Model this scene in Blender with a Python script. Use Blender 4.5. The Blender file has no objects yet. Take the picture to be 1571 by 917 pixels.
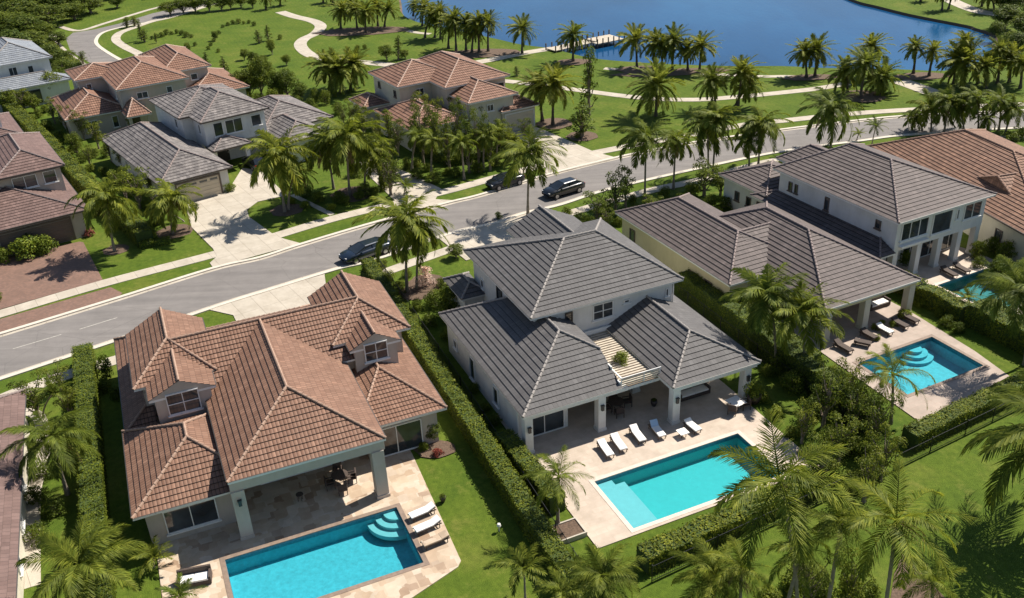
import bpy, math, random
import numpy as np
from mathutils import Vector, Matrix
from mathutils.geometry import delaunay_2d_cdt
C = bpy.context.scene.collection
S = bpy.context.scene
R_ = math.radians
random.seed(7); RNG = np.random.default_rng(11)

# ---------------------------------------------------------------- camera, sky, sun, exposure
FPX, PITCH, ROLL, CH = 1450.0, R_(28.5), R_(-2.7), 40.0      # focal length in photo pixels, look-down, roll, height (m)
cam_d = bpy.data.cameras.new('camera'); cam = bpy.data.objects.new('camera', cam_d); C.objects.link(cam)
cam_d.sensor_width = 36.0; cam_d.lens = 36.0 * FPX / 1571.0; cam_d.clip_end = 3000; cam_d.clip_start = 0.5
_look = Vector((0, math.cos(PITCH), -math.sin(PITCH))); _up = Vector((0, math.sin(PITCH), math.cos(PITCH))); _rt = Vector((1, 0, 0))
_X = _rt * math.cos(ROLL) + _up * math.sin(ROLL); _Y = -_rt * math.sin(ROLL) + _up * math.cos(ROLL)
_m = Matrix((_X, _Y, -_look)).transposed().to_4x4(); _m.translation = (0, 0, CH); cam.matrix_world = _m
S.camera = cam
SUN_AZ, SUN_EL = 35.0, 51.0          # direction towards the sun, degrees from +X, and its height
w = bpy.data.worlds.new('World'); S.world = w; w.use_nodes = True
nt = w.node_tree; bg = nt.nodes['Background']; sky = nt.nodes.new('ShaderNodeTexSky')
sky.sky_type = 'NISHITA'; sky.sun_disc = False; sky.sun_elevation = R_(SUN_EL); sky.sun_rotation = R_(90 - SUN_AZ)
sky.air_density = 1.0; sky.dust_density = 0.6; sky.ozone_density = 1.5
nt.links.new(sky.outputs[0], bg.inputs[0]); bg.inputs[1].default_value = 0.068
sl = bpy.data.lights.new('sun', 'SUN'); sl.energy = 5.0; sl.angle = R_(0.5); sl.color = (1.0, 0.93, 0.83)
so = bpy.data.objects.new('sun', sl); C.objects.link(so)
_sd = Vector((math.cos(R_(SUN_AZ)) * math.cos(R_(SUN_EL)), math.sin(R_(SUN_AZ)) * math.cos(R_(SUN_EL)), math.sin(R_(SUN_EL))))
so.rotation_euler = _sd.to_track_quat('Z', 'Y').to_euler(); so.location = (60, 60, 120)
S.view_settings.view_transform = 'Standard'; S.view_settings.look = 'None'; S.view_settings.exposure = 0.63; S.view_settings.gamma = 1
S.render.engine = 'CYCLES'
S.cycles.max_bounces = 6; S.cycles.transparent_max_bounces = 12; S.cycles.diffuse_bounces = 3

# ---------------------------------------------------------------- surveying: photo pixel -> place on the ground (or at height z), and back
def G(px, py, z=0.0):
    x = (px - 785.5) / FPX; y = -(py - 458.5) / FPX
    d = _X * x + _Y * y + _look
    t = (z - CH) / d.z
    return (d.x * t, d.y * t)
def PR(x, y, z):
    v = Vector((x, y, z - CH)); zc = v.dot(_look)
    return 785.5 + FPX * v.dot(_X) / zc, 458.5 - FPX * v.dot(_Y) / zc, zc
def height_at(b, ty):
    lo, hi = 0.0, 30.0
    for _ in range(40):
        m = (lo + hi) / 2
        if PR(b[0], b[1], m)[1] > ty: lo = m
        else: hi = m
    return lo

# ---------------------------------------------------------------- materials
MATS = {}
def nodes(name):
    m = bpy.data.materials.new(name); m.use_nodes = True; MATS[name] = m
    n = m.node_tree.nodes; return m, n, m.node_tree.links, n['Principled BSDF']
def ramp(n, stops):
    r = n.new('ShaderNodeValToRGB'); e = r.color_ramp.elements
    while len(e) < len(stops): e.new(0.5)
    for i, (p, c) in enumerate(stops): e[i].position = p; e[i].color = (*c, 1)
    return r
def coords(n, l, kind='Object', scale=(1, 1, 1)):
    t = n.new('ShaderNodeTexCoord'); mp = n.new('ShaderNodeMapping'); mp.inputs['Scale'].default_value = scale
    l.new(t.outputs[kind], mp.inputs[0]); return mp.outputs[0]
def world_pos(n, l, scale=(1, 1, 1)):
    g = n.new('ShaderNodeNewGeometry'); mp = n.new('ShaderNodeMapping'); mp.inputs['Scale'].default_value = scale
    l.new(g.outputs['Position'], mp.inputs[0]); return mp.outputs[0]
def noise(n, l, vec, scale, detail=4, rough=0.55):
    t = n.new('ShaderNodeTexNoise'); t.inputs['Scale'].default_value = scale; t.inputs['Detail'].default_value = detail
    t.inputs['Roughness'].default_value = rough; l.new(vec, t.inputs['Vector']); return t
def mixc(n, l, a, b, fac, mode='MIX'):
    m = n.new('ShaderNodeMix'); m.data_type = 'RGBA'; m.blend_type = mode
    for s, v in ((6, a), (7, b)):
        if isinstance(v, tuple): m.inputs[s].default_value = (*v, 1)
        else: l.new(v, m.inputs[s])
    if isinstance(fac, (int, float)): m.inputs[0].default_value = fac
    else: l.new(fac, m.inputs[0])
    return m.outputs[2]
def bump(n, l, h, strength, dist, p):
    b = n.new('ShaderNodeBump'); b.inputs['Strength'].default_value = strength; b.inputs['Distance'].default_value = dist
    l.new(h, b.inputs['Height']); l.new(b.outputs[0], p.inputs['Normal'])
def plain(name, col, rough=0.6, var=0.12, scale=1.5, bmp=0.15, bs=14, metal=0.0, spec=0.5, dirt=None):
    m, n, l, p = nodes(name); v = world_pos(n, l)
    a = noise(n, l, v, scale, 5, 0.6)
    r = ramp(n, [(0.3, tuple(c * (1 - var) for c in col)), (0.7, tuple(min(1, c * (1 + var)) for c in col))])
    l.new(a.outputs[0], r.inputs[0]); out = r.outputs[0]
    if dirt:
        d = noise(n, l, v, 0.35, 6, 0.7); rr = ramp(n, [(0.52, (0, 0, 0)), (0.75, (1, 1, 1))]); l.new(d.outputs[0], rr.inputs[0])
        out = mixc(n, l, out, dirt, rr.outputs[0])
    l.new(out, p.inputs['Base Color']); p.inputs['Roughness'].default_value = rough; p.inputs['Metallic'].default_value = metal
    p.inputs['Specular IOR Level'].default_value = spec
    if bmp:
        f = noise(n, l, v, bs, 3); bump(n, l, f.outputs[0], bmp, 0.03, p)
    return m
def tiles(name, c1, c2, mort, bw, rh, barrel=False, patch=0.25, rough=0.7):
    # UV is metres along the eave and up the slope
    m, n, l, p = nodes(name); uv = coords(n, l, 'UV')
    b = n.new('ShaderNodeTexBrick'); l.new(uv, b.inputs['Vector'])
    b.inputs['Scale'].default_value = 1; b.inputs['Brick Width'].default_value = bw; b.inputs['Row Height'].default_value = rh
    b.inputs['Mortar Size'].default_value = 0.018 if barrel else 0.010; b.inputs['Mortar Smooth'].default_value = 0.3; b.inputs['Bias'].default_value = 0
    b.offset = 0.0 if barrel else 0.5
    b.inputs['Color1'].default_value = (*c1, 1); b.inputs['Color2'].default_value = (*c2, 1); b.inputs['Mortar'].default_value = (*mort, 1)
    wv = world_pos(n, l); a = noise(n, l, wv, 0.9, 6, 0.7)
    r = ramp(n, [(0.3, (1 - patch,) * 3), (0.7, (1 + patch * .6,) * 3)]); l.new(a.outputs[0], r.inputs[0])
    out = mixc(n, l, b.outputs[0], r.outputs[0], 1.0, 'MULTIPLY')
    # single bleached or stained tiles
    wn = n.new('ShaderNodeTexWhiteNoise'); wn.noise_dimensions = '2D'; sn = n.new('ShaderNodeVectorMath'); sn.operation = 'SNAP'
    sn.inputs[1].default_value = (bw, rh, 1); l.new(uv, sn.inputs[0]); l.new(sn.outputs[0], wn.inputs['Vector'])
    rr = ramp(n, [(0.93, (0, 0, 0)), (0.99, (1, 1, 1))]); l.new(wn.outputs[0], rr.inputs[0])
    out = mixc(n, l, out, tuple(min(1, c * 1.7) for c in c2), mixc(n, l, (0, 0, 0), (.3, .3, .3), rr.outputs[0]))
    l.new(out, p.inputs['Base Color']); p.inputs['Roughness'].default_value = rough; p.inputs['Specular IOR Level'].default_value = 0.35
    if barrel:
        sp = n.new('ShaderNodeSeparateXYZ'); l.new(uv, sp.inputs[0]); mm = n.new('ShaderNodeMath'); mm.operation = 'MULTIPLY'
        mm.inputs[1].default_value = math.pi / bw; l.new(sp.outputs[0], mm.inputs[0]); si = n.new('ShaderNodeMath'); si.operation = 'SINE'; l.new(mm.outputs[0], si.inputs[0])
        ab = n.new('ShaderNodeMath'); ab.operation = 'ABSOLUTE'; l.new(si.outputs[0], ab.inputs[0]); bump(n, l, ab.outputs[0], 0.45, 0.05, p)
    else:
        f = noise(n, l, wv, 10, 3); bump(n, l, f.outputs[0], 0.25, 0.03, p)
    return m
def leafmat(name, dark, light, trans=0.35, rough=0.45, spots=None):
    m, n, l, p = nodes(name)
    g = n.new('ShaderNodeNewGeometry'); oi = n.new('ShaderNodeObjectInfo')
    r = ramp(n, [(0.0, dark), (0.6, tuple((a + b) / 2 for a, b in zip(dark, light))), (1.0, light)]); l.new(g.outputs['Random Per Island'], r.inputs[0])
    v = world_pos(n, l); a = noise(n, l, v, 0.8, 3); rr = ramp(n, [(0.35, (.62, .66, .6)), (0.68, (1.35, 1.3, 1.15))]); l.new(a.outputs[0], rr.inputs[0])
    out = mixc(n, l, r.outputs[0], rr.outputs[0], 1.0, 'MULTIPLY')
    r3 = ramp(n, [(0, (.8, .85, .85)), (1, (1.2, 1.12, 1.0))]); l.new(oi.outputs['Random'], r3.inputs[0])
    out = mixc(n, l, out, r3.outputs[0], 1.0, 'MULTIPLY')
    l.new(out, p.inputs['Base Color']); p.inputs['Roughness'].default_value = .6; p.inputs['Specular IOR Level'].default_value = 0.22
    t = n.new('ShaderNodeBsdfTranslucent'); l.new(out, t.inputs[0]); mx = n.new('ShaderNodeMixShader'); mx.inputs[0].default_value = trans
    l.new(p.outputs[0], mx.inputs[1]); l.new(t.outputs[0], mx.inputs[2]); l.new(mx.outputs[0], n['Material Output'].inputs[0])
    return m
def grassmat(name, a, b, c):
    m, n, l, p = nodes(name); v = world_pos(n, l)
    n1 = noise(n, l, v, 0.16, 8, 0.7); n2 = noise(n, l, v, 2.2, 5, 0.7); n3 = noise(n, l, v, 18, 2, 0.6)
    r = ramp(n, [(0.3, a), (0.52, b), (0.72, c)]); l.new(n1.outputs[0], r.inputs[0])
    r2 = ramp(n, [(0.3, (.72, .76, .7)), (0.7, (1.25, 1.2, 1.2))]); l.new(n2.outputs[0], r2.inputs[0])
    r3 = ramp(n, [(0.25, (.7, .7, .7)), (0.75, (1.3, 1.3, 1.25))]); l.new(n3.outputs[0], r3.inputs[0])
    out = mixc(n, l, mixc(n, l, r.outputs[0], r2.outputs[0], 1, 'MULTIPLY'), r3.outputs[0], 1, 'MULTIPLY')
    mp = n.new('ShaderNodeMapping'); mp.inputs['Rotation'].default_value = (0, 0, R_(-23)); l.new(v, mp.inputs[0]); wv = n.new('ShaderNodeTexWave'); wv.inputs['Scale'].default_value = .42; wv.inputs['Distortion'].default_value = 1.2; wv.inputs['Detail'].default_value = 2; l.new(mp.outputs[0], wv.inputs['Vector'])
    r4 = ramp(n, [(.3, (.97, .975, .97)), (.7, (1.03, 1.025, 1.03))]); l.new(wv.outputs[0], r4.inputs[0]); out = mixc(n, l, out, r4.outputs[0], 1, 'MULTIPLY')
    n5 = noise(n, l, v, .55, 6, .75); r5 = ramp(n, [(.56, (0, 0, 0)), (.74, (.55, .55, .55))]); l.new(n5.outputs[0], r5.inputs[0]); out = mixc(n, l, out, (.19, .17, .045), r5.outputs[0])
    l.new(out, p.inputs['Base Color']); p.inputs['Roughness'].default_value = 0.9; p.inputs['Specular IOR Level'].default_value = 0.15
    bump(n, l, n3.outputs[0], 0.6, 0.08, p); return m
def pavers(name, cols, bw, bh, mort, cell=False):
    m, n, l, p = nodes(name); v = coords(n, l, 'Object')
    if cell:
        vo = n.new('ShaderNodeTexVoronoi'); vo.distance = 'CHEBYCHEV'; vo.inputs['Scale'].default_value = 1 / bw; vo.inputs['Randomness'].default_value = 0.75; l.new(v, vo.inputs['Vector'])
        sp = n.new('ShaderNodeSeparateColor'); l.new(vo.outputs['Color'], sp.inputs[0])
        r = ramp(n, [(i / (len(cols) - 1), c) for i, c in enumerate(cols)]); l.new(sp.outputs[0], r.inputs[0]); out = r.outputs[0]
        ve = n.new('ShaderNodeTexVoronoi'); ve.feature = 'DISTANCE_TO_EDGE'; ve.inputs['Scale'].default_value = 1 / bw; ve.inputs['Randomness'].default_value = 0.75; l.new(v, ve.inputs['Vector'])
        h = vo.outputs['Distance']
    else:
        b = n.new('ShaderNodeTexBrick'); b.inputs['Scale'].default_value = 1; b.inputs['Brick Width'].default_value = bw; b.inputs['Row Height'].default_value = bh
        b.inputs['Mortar Size'].default_value = 0.012; b.inputs['Color1'].default_value = (*cols[0], 1); b.inputs['Color2'].default_value = (*cols[1], 1); b.inputs['Mortar'].default_value = (*mort, 1)
        l.new(v, b.inputs['Vector']); out = b.outputs[0]; h = b.outputs[1]
    a = noise(n, l, v, 0.7, 6, 0.7); rr = ramp(n, [(0.3, (.82, .8, .78)), (0.7, (1.12, 1.1, 1.1))]); l.new(a.outputs[0], rr.inputs[0])
    out = mixc(n, l, out, rr.outputs[0], 1, 'MULTIPLY'); l.new(out, p.inputs['Base Color']); p.inputs['Roughness'].default_value = 0.75
    f = noise(n, l, v, 25, 3); bump(n, l, f.outputs[0], 0.15, 0.02, p); return m
def glassy(name, col, rough=0.06):
    m, n, l, p = nodes(name); v = world_pos(n, l); a = noise(n, l, v, 0.5, 2)
    r = ramp(n, [(0.35, tuple(c * .5 for c in col)), (0.7, tuple(c * 1.6 for c in col))]); l.new(a.outputs[0], r.inputs[0]); l.new(r.outputs[0], p.inputs['Base Color'])
    p.inputs['Roughness'].default_value = rough; p.inputs['Specular IOR Level'].default_value = 0.8; return m
def watermat(name, tint, ripple, scale):
    m, n, l, p = nodes(name); n.remove(p); v = world_pos(n, l)
    tr = n.new('ShaderNodeBsdfTransparent'); tr.inputs[0].default_value = (*tint, 1); gl = n.new('ShaderNodeBsdfGlossy'); gl.inputs['Roughness'].default_value = 0.05
    f = n.new('ShaderNodeFresnel'); f.inputs[0].default_value = 1.33; a = noise(n, l, v, scale, 3); b = n.new('ShaderNodeBump'); b.inputs['Strength'].default_value = ripple; b.inputs['Distance'].default_value = 0.05
    l.new(a.outputs[0], b.inputs['Height']); l.new(b.outputs[0], f.inputs['Normal']); l.new(b.outputs[0], gl.inputs['Normal'])
    mx = n.new('ShaderNodeMixShader'); l.new(f.outputs[0], mx.inputs[0]); l.new(tr.outputs[0], mx.inputs[1]); l.new(gl.outputs[0], mx.inputs[2]); l.new(mx.outputs[0], n['Material Output'].inputs[0]); return m

M = MATS
grassmat('lawn', (.054, .096, .010), (.082, .124, .013), (.130, .150, .026))
grassmat('far_grass', (.075, .115, .014), (.105, .150, .018), (.135, .165, .024))
plain('mulch', (.115, .075, .050), 0.95, 0.45, 9, 0.8, 30)

plain('kerb', (.55, .50, .42), 0.85, 0.10, 2, 0.1, 30)
plain('road_paint', (.36, .34, .30), 0.8, 0.3, 6, 0)
pavers('brick_pavers', [(.25, .145, .105), (.17, .105, .08)], .24, .12, (.12, .08, .06))
pavers('travertine', [(.50, .41, .30), (.42, .31, .21), (.54, .46, .36), (.30, .205, .135), (.50, .40, .29), (.56, .48, .38), (.44, .35, .25)], .62, .62, None, cell=True)
pavers('pale_travertine', [(.50, .425, .345), (.455, .38, .305)], .8, .45, (.45, .37, .29))
pavers('pink_travertine', [(.39, .32, .265), (.34, .28, .23)], .8, .45, (.38, .28, .23))
plain('coping_brown', (.22, .16, .12), 0.7, 0.2, 4); plain('coping_pale', (.60, .50, .42), 0.7, 0.1, 4)
tiles('clay_tiles', (.190, .100, .064), (.246, .138, .092), (.06, .032, .022), .24, .40, barrel=True, patch=.16)
tiles('terracotta_tiles', (.170, .085, .050), (.245, .130, .080), (.04, .022, .018), .3, .42, barrel=True, patch=.25)
tiles('far_clay_tiles', (.205, .106, .068), (.262, .146, .098), (.07, .035, .03), .3, .48, barrel=True, patch=.2)
tiles('grey_tiles', (.094, .089, .088), (.112, .107, .105), (.03, .028, .028), .33, .44, patch=.12)
tiles('brown_grey_tiles', (.100, .080, .074), (.128, .102, .094), (.03, .025, .025), .33, .44, patch=.16)
tiles('plum_tiles', (.140, .088, .076), (.185, .120, .104), (.04, .03, .03), .33, .44, patch=.2)
tiles('mottled_grey_tiles', (.125, .112, .108), (.24, .215, .20), (.04, .035, .035), .36, .5, patch=.3)
tiles('blue_grey_tiles', (.19, .21, .24), (.25, .27, .29), (.08, .08, .09), .33, .44, patch=.12)
plain('clay_cap', (.33, .215, .155), 0.75, 0.25, 5, 0.3, 12); plain('grey_cap', (.27, .245, .225), 0.75, 0.22, 5, 0.3, 12)
plain('terracotta_cap', (.33, .20, .14), 0.75, 0.25, 5, 0.3, 12); plain('brown_cap', (.23, .18, .165), 0.75, 0.2, 5, 0.3, 12); plain('pale_cap', (.40, .28, .22), .75, .2, 5, .3, 12)
def stucco(name, col):
    m, n, l, p = nodes(name); a = noise(n, l, world_pos(n, l, (1.1, 1.1, .3)), 1.0, 6, .75); b = noise(n, l, world_pos(n, l), .5, 5, .6); f = noise(n, l, world_pos(n, l), 40, 2)
    r1 = ramp(n, [(.32, tuple(c * .90 for c in col)), (.55, col), (.75, tuple(min(1, c * 1.04) for c in col))]); l.new(a.outputs[0], r1.inputs[0]); r2 = ramp(n, [(.3, (.90, .89, .86)), (.65, (1.04, 1.04, 1.04))]); l.new(b.outputs[0], r2.inputs[0])
    l.new(mixc(n, l, r1.outputs[0], r2.outputs[0], 1, 'MULTIPLY'), p.inputs['Base Color']); p.inputs['Roughness'].default_value = .85; bump(n, l, f.outputs[0], .12, .03, p)
stucco('white_stucco', (.66, .655, .63)); stucco('cream_stucco', (.56, .52, .42)); stucco('yellow_stucco', (.54, .47, .29)); stucco('taupe_stucco', (.47, .41, .35))
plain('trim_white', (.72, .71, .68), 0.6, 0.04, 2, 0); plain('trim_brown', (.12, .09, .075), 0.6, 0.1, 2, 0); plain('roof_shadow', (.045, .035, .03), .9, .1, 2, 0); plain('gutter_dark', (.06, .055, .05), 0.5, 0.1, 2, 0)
plain('garage_tan', (.60, .52, .40), 0.6, 0.05, 1, 0.05); plain('garage_brown', (.14, .10, .08), 0.6, 0.1, 1, 0.05)
glassy('window_glass', (.035, .042, .048)); plain('door_dark', (.05, .042, .038), 0.4, 0.2, 2, 0); plain('interior_dark', (.10, .09, .08), 0.8)
plain('wood_deck', (.23, .165, .11), 0.8, 0.3, 3, 0.3, 20); plain('weathered_wood', (.48, .42, .33), 0.85, 0.2, 3, 0.3, 20)
plain('pool_blue', (.095, .40, .47), 0.6, 0.16, 4, 0.1); plain('pool_aqua', (.065, .43, .43), 0.6, 0.05, 3, 0.1); plain('pool_green', (.03, .16, .15), 0.6, 0.1, 3, 0.1)
plain('pool_ledge', (.30, .47, .49), 0.6, 0.04, 3, 0.05)
watermat('pool_water', (.58, .90, .93), 1.0, 2.2)
plain('waterline_tile', (.05, .16, .22), .3, .3, 8)
plain('fence_black', (.02, .02, .022), 0.45, 0.1, 2, 0, spec=.4)
plain('bark', (.21, .165, .125), 0.9, 0.3, 3, 0.6, 12); plain('palm_bark', (.24, .20, .155), 0.9, 0.25, 4, 0.6, 10); plain('dark_bark', (.10, .08, .06), 0.9, 0.3, 4, 0.6, 10)
plain('frond_stem', (.22, .22, .07), 0.6, 0.2, 4, 0)
def roadmat():
    m, n, l, p = nodes('asphalt'); v = world_pos(n, l)
    mp = n.new('ShaderNodeMapping'); mp.inputs['Rotation'].default_value = (0, 0, R_(-31)); mp.inputs['Scale'].default_value = (.06, 1, 1); l.new(v, mp.inputs[0]); tr = noise(n, l, mp.outputs[0], 1.1, 4, .6)
    a = noise(n, l, v, 0.45, 7, 0.7); f = noise(n, l, v, 30, 3, .7)
    r1 = ramp(n, [(.3, (.158, .145, .136)), (.55, (.190, .174, .162)), (.75, (.222, .204, .188))]); l.new(tr.outputs[0], r1.inputs[0])
    r2 = ramp(n, [(.3, (.86, .86, .86)), (.7, (1.1, 1.1, 1.1))]); l.new(a.outputs[0], r2.inputs[0]); r3 = ramp(n, [(.3, (.85, .85, .85)), (.7, (1.15, 1.15, 1.15))]); l.new(f.outputs[0], r3.inputs[0])
    out = mixc(n, l, mixc(n, l, r1.outputs[0], r2.outputs[0], 1, 'MULTIPLY'), r3.outputs[0], 1, 'MULTIPLY')
    vo = n.new('ShaderNodeTexVoronoi'); vo.feature = 'DISTANCE_TO_EDGE'; vo.inputs['Scale'].default_value = .22; wv = mixc(n, l, v, noise(n, l, v, 1.5, 4).outputs[1], .12); l.new(wv, vo.inputs['Vector'])
    r4 = ramp(n, [(.0, (.6, .6, .6)), (.006, (1, 1, 1))]); l.new(vo.outputs[0], r4.inputs[0]); out = mixc(n, l, out, r4.outputs[0], .7, 'MULTIPLY')
    l.new(out, p.inputs['Base Color']); p.inputs['Roughness'].default_value = .9; bump(n, l, f.outputs[0], .3, .02, p)
roadmat()
def slabmat():
    m, n, l, p = nodes('concrete'); v = world_pos(n, l); mp = n.new('ShaderNodeMapping'); mp.inputs['Rotation'].default_value = (0, 0, R_(-33)); l.new(v, mp.inputs[0])
    b = n.new('ShaderNodeTexBrick'); b.offset = 0; b.inputs['Scale'].default_value = 1; b.inputs['Brick Width'].default_value = 1.8; b.inputs['Row Height'].default_value = 3.1; b.inputs['Mortar Size'].default_value = .022; b.inputs['Mortar Smooth'].default_value = .4
    b.inputs['Color1'].default_value = (.47, .42, .345, 1); b.inputs['Color2'].default_value = (.435, .39, .32, 1); b.inputs['Mortar'].default_value = (.26, .225, .18, 1); l.new(mp.outputs[0], b.inputs['Vector'])
    a = noise(n, l, v, .6, 7, .7); r1 = ramp(n, [(.3, (.80, .78, .75)), (.65, (1.08, 1.08, 1.08))]); l.new(a.outputs[0], r1.inputs[0]); f = noise(n, l, v, 22, 3, .7); r2 = ramp(n, [(.3, (.92, .92, .92)), (.7, (1.07, 1.07, 1.07))]); l.new(f.outputs[0], r2.inputs[0])
    l.new(mixc(n, l, mixc(n, l, b.outputs[0], r1.outputs[0], 1, 'MULTIPLY'), r2.outputs[0], 1, 'MULTIPLY'), p.inputs['Base Color']); p.inputs['Roughness'].default_value = .85; bump(n, l, f.outputs[0], .15, .02, p)
slabmat()
plain('dead_leaf', (.26, .17, .09), .85, .3, 3, 0, spec=.15)
leafmat('coconut_leaf', (.095, .142, .014), (.285, .315, .042), 0.46); leafmat('date_leaf', (.125, .165, .020), (.330, .345, .060), 0.5); leafmat('queen_leaf', (.092, .135, .016), (.260, .295, .046), 0.46)
leafmat('hedge_leaf', (.075, .112, .010), (.215, .240, .025), 0.35); leafmat('tree_leaf', (.065, .105, .011), (.200, .240, .032), 0.42); leafmat('bright_leaf', (.09, .14, .012), (.24, .27, .03), 0.3)
leafmat('dark_leaf', (.050, .085, .011), (.160, .195, .028), 0.38); leafmat('loose_leaf', (.070, .105, .011), (.215, .240, .034), 0.42); leafmat('pink_flower', (.62, .42, .44), (.85, .72, .70), 0.3); leafmat('red_leaf', (.14, .03, .03), (.28, .08, .06), .2)
plain('hedge_core', (.040, .065, .009), 0.95, 0.3, 4, 0.5)
plain('cushion_white', (.80, .78, .74), 0.85, 0.04, 3, 0.1); plain('cushion_blue', (.42, .55, .68), 0.85, .05, 3, .1); plain('wicker_brown', (.07, .05, .04), 0.8, 0.3, 12, 0.4); plain('pot_dark', (.06, .045, .042), 0.5); plain('pot_pale', (.45, .40, .33), 0.7)
plain('lounge_wood', (.16, .10, .06), 0.6, .2, 5, .1)
def carpaint(name, col):
    m, n, l, p = nodes(name); p.inputs['Base Color'].default_value = (*col, 1); p.inputs['Metallic'].default_value = 0.3; p.inputs['Roughness'].default_value = 0.3; p.inputs['Coat Weight'].default_value = 0.8; p.inputs['Coat Roughness'].default_value = .06
carpaint('car_navy', (.012, .022, .04)); carpaint('car_black', (.010, .012, .014)); plain('tyre', (.02, .02, .02), .8, .1, 4, 0); plain('rim', (.4, .4, .4), .3, .1, 4, 0, metal=.9)
glassy('car_glass', (.015, .02, .025), .04); plain('lamp_clear', (.6, .6, .6), .1, .02, 4, 0); plain('lamp_red', (.35, .01, .01), .2, .02, 4, 0); plain('lamp_black', (.03, .03, .03), .4, .1, 3, 0)
def lakemat():
    m, n, l, p = nodes('lake_water'); v = world_pos(n, l, (1, .35, 1)); a = noise(n, l, v, 1.6, 4, .6); big = noise(n, l, world_pos(n, l, (1, .4, 1)), .03, 5, .6)
    r = ramp(n, [(.3, (.004, .038, .105)), (.5, (.008, .062, .160)), (.68, (.014, .095, .215))]); l.new(big.outputs[0], r.inputs[0]); l.new(r.outputs[0], p.inputs['Base Color'])  # broad lighter and darker reflection smears, painted into the water's base colour
    p.inputs['Roughness'].default_value = .12; p.inputs['IOR'].default_value = 1.33; bump(n, l, a.outputs[0], .28, .05, p)
lakemat()

# ---------------------------------------------------------------- scene helpers
def thing(name, label, cat, loc=(0, 0, 0), rz=0.0, group=None):
    o = bpy.data.objects.new(name, None); o.empty_display_size = .3; C.objects.link(o); o.location = loc; o.rotation_euler = (0, 0, rz)
    o['label'] = label; o['category'] = cat
    if group: o['group'] = group
    return o
def tag(o, label=None, cat=None, group=None, kind=None):
    for k, v in (('label', label), ('category', cat), ('group', group), ('kind', kind)):
        if v: o[k] = v
    return o
class MB:
    def __init__(s): s.v = []; s.f = []; s.m = []; s.uv = []
    def poly(s, pts, mi=0, uv=None):
        b = len(s.v); s.v += [tuple(p) for p in pts]; s.f.append(tuple(range(b, b + len(pts)))); s.m.append(mi); s.uv.append(uv)
    def box(s, x0, x1, y0, y1, z0, z1, mi=0):
        b = len(s.v); s.v += [(x, y, z) for z in (z0, z1) for y in (y0, y1) for x in (x0, x1)]
        for q in ((0, 2, 3, 1), (4, 5, 7, 6), (0, 1, 5, 4), (2, 6, 7, 3), (0, 4, 6, 2), (1, 3, 7, 5)):
            s.f.append(tuple(b + i for i in q)); s.m.append(mi); s.uv.append(None)
        return s
    def bar(s, p, q, r, mi=0, sides=6, r2=None):
        p = Vector(p); q = Vector(q); d = (q - p); r2 = r if r2 is None else r2
        if d.length < 1e-5: return s
        d.normalize(); a = d.orthogonal().normalized(); c = d.cross(a); b = len(s.v)
        for pt, rr in ((p, r), (q, r2)):
            for i in range(sides):
                t = 2 * math.pi * i / sides; s.v.append(tuple(pt + (a * math.cos(t) + c * math.sin(t)) * rr))
        for i in range(sides):
            j = (i + 1) % sides; s.f.append((b + i, b + j, b + sides + j, b + sides + i)); s.m.append(mi); s.uv.append(None)
        s.f.append(tuple(b + i for i in reversed(range(sides)))); s.m.append(mi); s.uv.append(None)
        s.f.append(tuple(b + sides + i for i in range(sides))); s.m.append(mi); s.uv.append(None); return s
    def tube(s, pts, rad, mi=0, sides=7):
        pts = [Vector(p) for p in pts]; b = len(s.v); n = len(pts); ref = Vector((1, .13, .07))
        for k, p in enumerate(pts):
            d = (pts[min(k + 1, n - 1)] - pts[max(k - 1, 0)]).normalized(); a = (ref - d * ref.dot(d)).normalized(); c = d.cross(a)
            for i in range(sides):
                t = 2 * math.pi * i / sides; s.v.append(tuple(p + (a * math.cos(t) + c * math.sin(t)) * rad[k]))
        for k in range(n - 1):
            for i in range(sides):
                j = (i + 1) % sides; s.f.append((b + k * sides + i, b + k * sides + j, b + (k + 1) * sides + j, b + (k + 1) * sides + i)); s.m.append(mi); s.uv.append(None)
        s.f.append(tuple(b + (n - 1) * sides + i for i in range(sides))); s.m.append(mi); s.uv.append(None); return s
    def lathe(s, prof, cx=0, cy=0, sides=14, mi=0):
        b = len(s.v); n = len(prof)
        for r, z in prof:
            for i in range(sides):
                t = 2 * math.pi * i / sides; s.v.append((cx + r * math.cos(t), cy + r * math.sin(t), z))
        for k in range(n - 1):
            for i in range(sides):
                j = (i + 1) % sides; s.f.append((b + k * sides + i, b + k * sides + j, b + (k + 1) * sides + j, b + (k + 1) * sides + i)); s.m.append(mi); s.uv.append(None)
        return s
    def build(s, name, mats, parent=None, smooth=False, bevel=0):
        me = bpy.data.meshes.new(name); me.from_pydata(s.v, [], s.f)
        if isinstance(mats, str): mats = [mats]
        for k in mats: me.materials.append(M[k])
        me.polygons.foreach_set('material_index', s.m)
        if any(u is not None for u in s.uv):
            L = me.uv_layers.new(name='UVMap'); data = []
            for f, u in zip(s.f, s.uv): data += [c for p in (u if u is not None else [(0, 0)] * len(f)) for c in p]
            L.data.foreach_set('uv', data)
        if smooth: me.polygons.foreach_set('use_smooth', [True] * len(s.f))
        o = bpy.data.objects.new(name, me); C.objects.link(o)
        if parent: o.parent = parent
        if bevel:
            b = o.modifiers.new('bevel', 'BEVEL'); b.width = bevel; b.segments = 2
        return o
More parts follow.
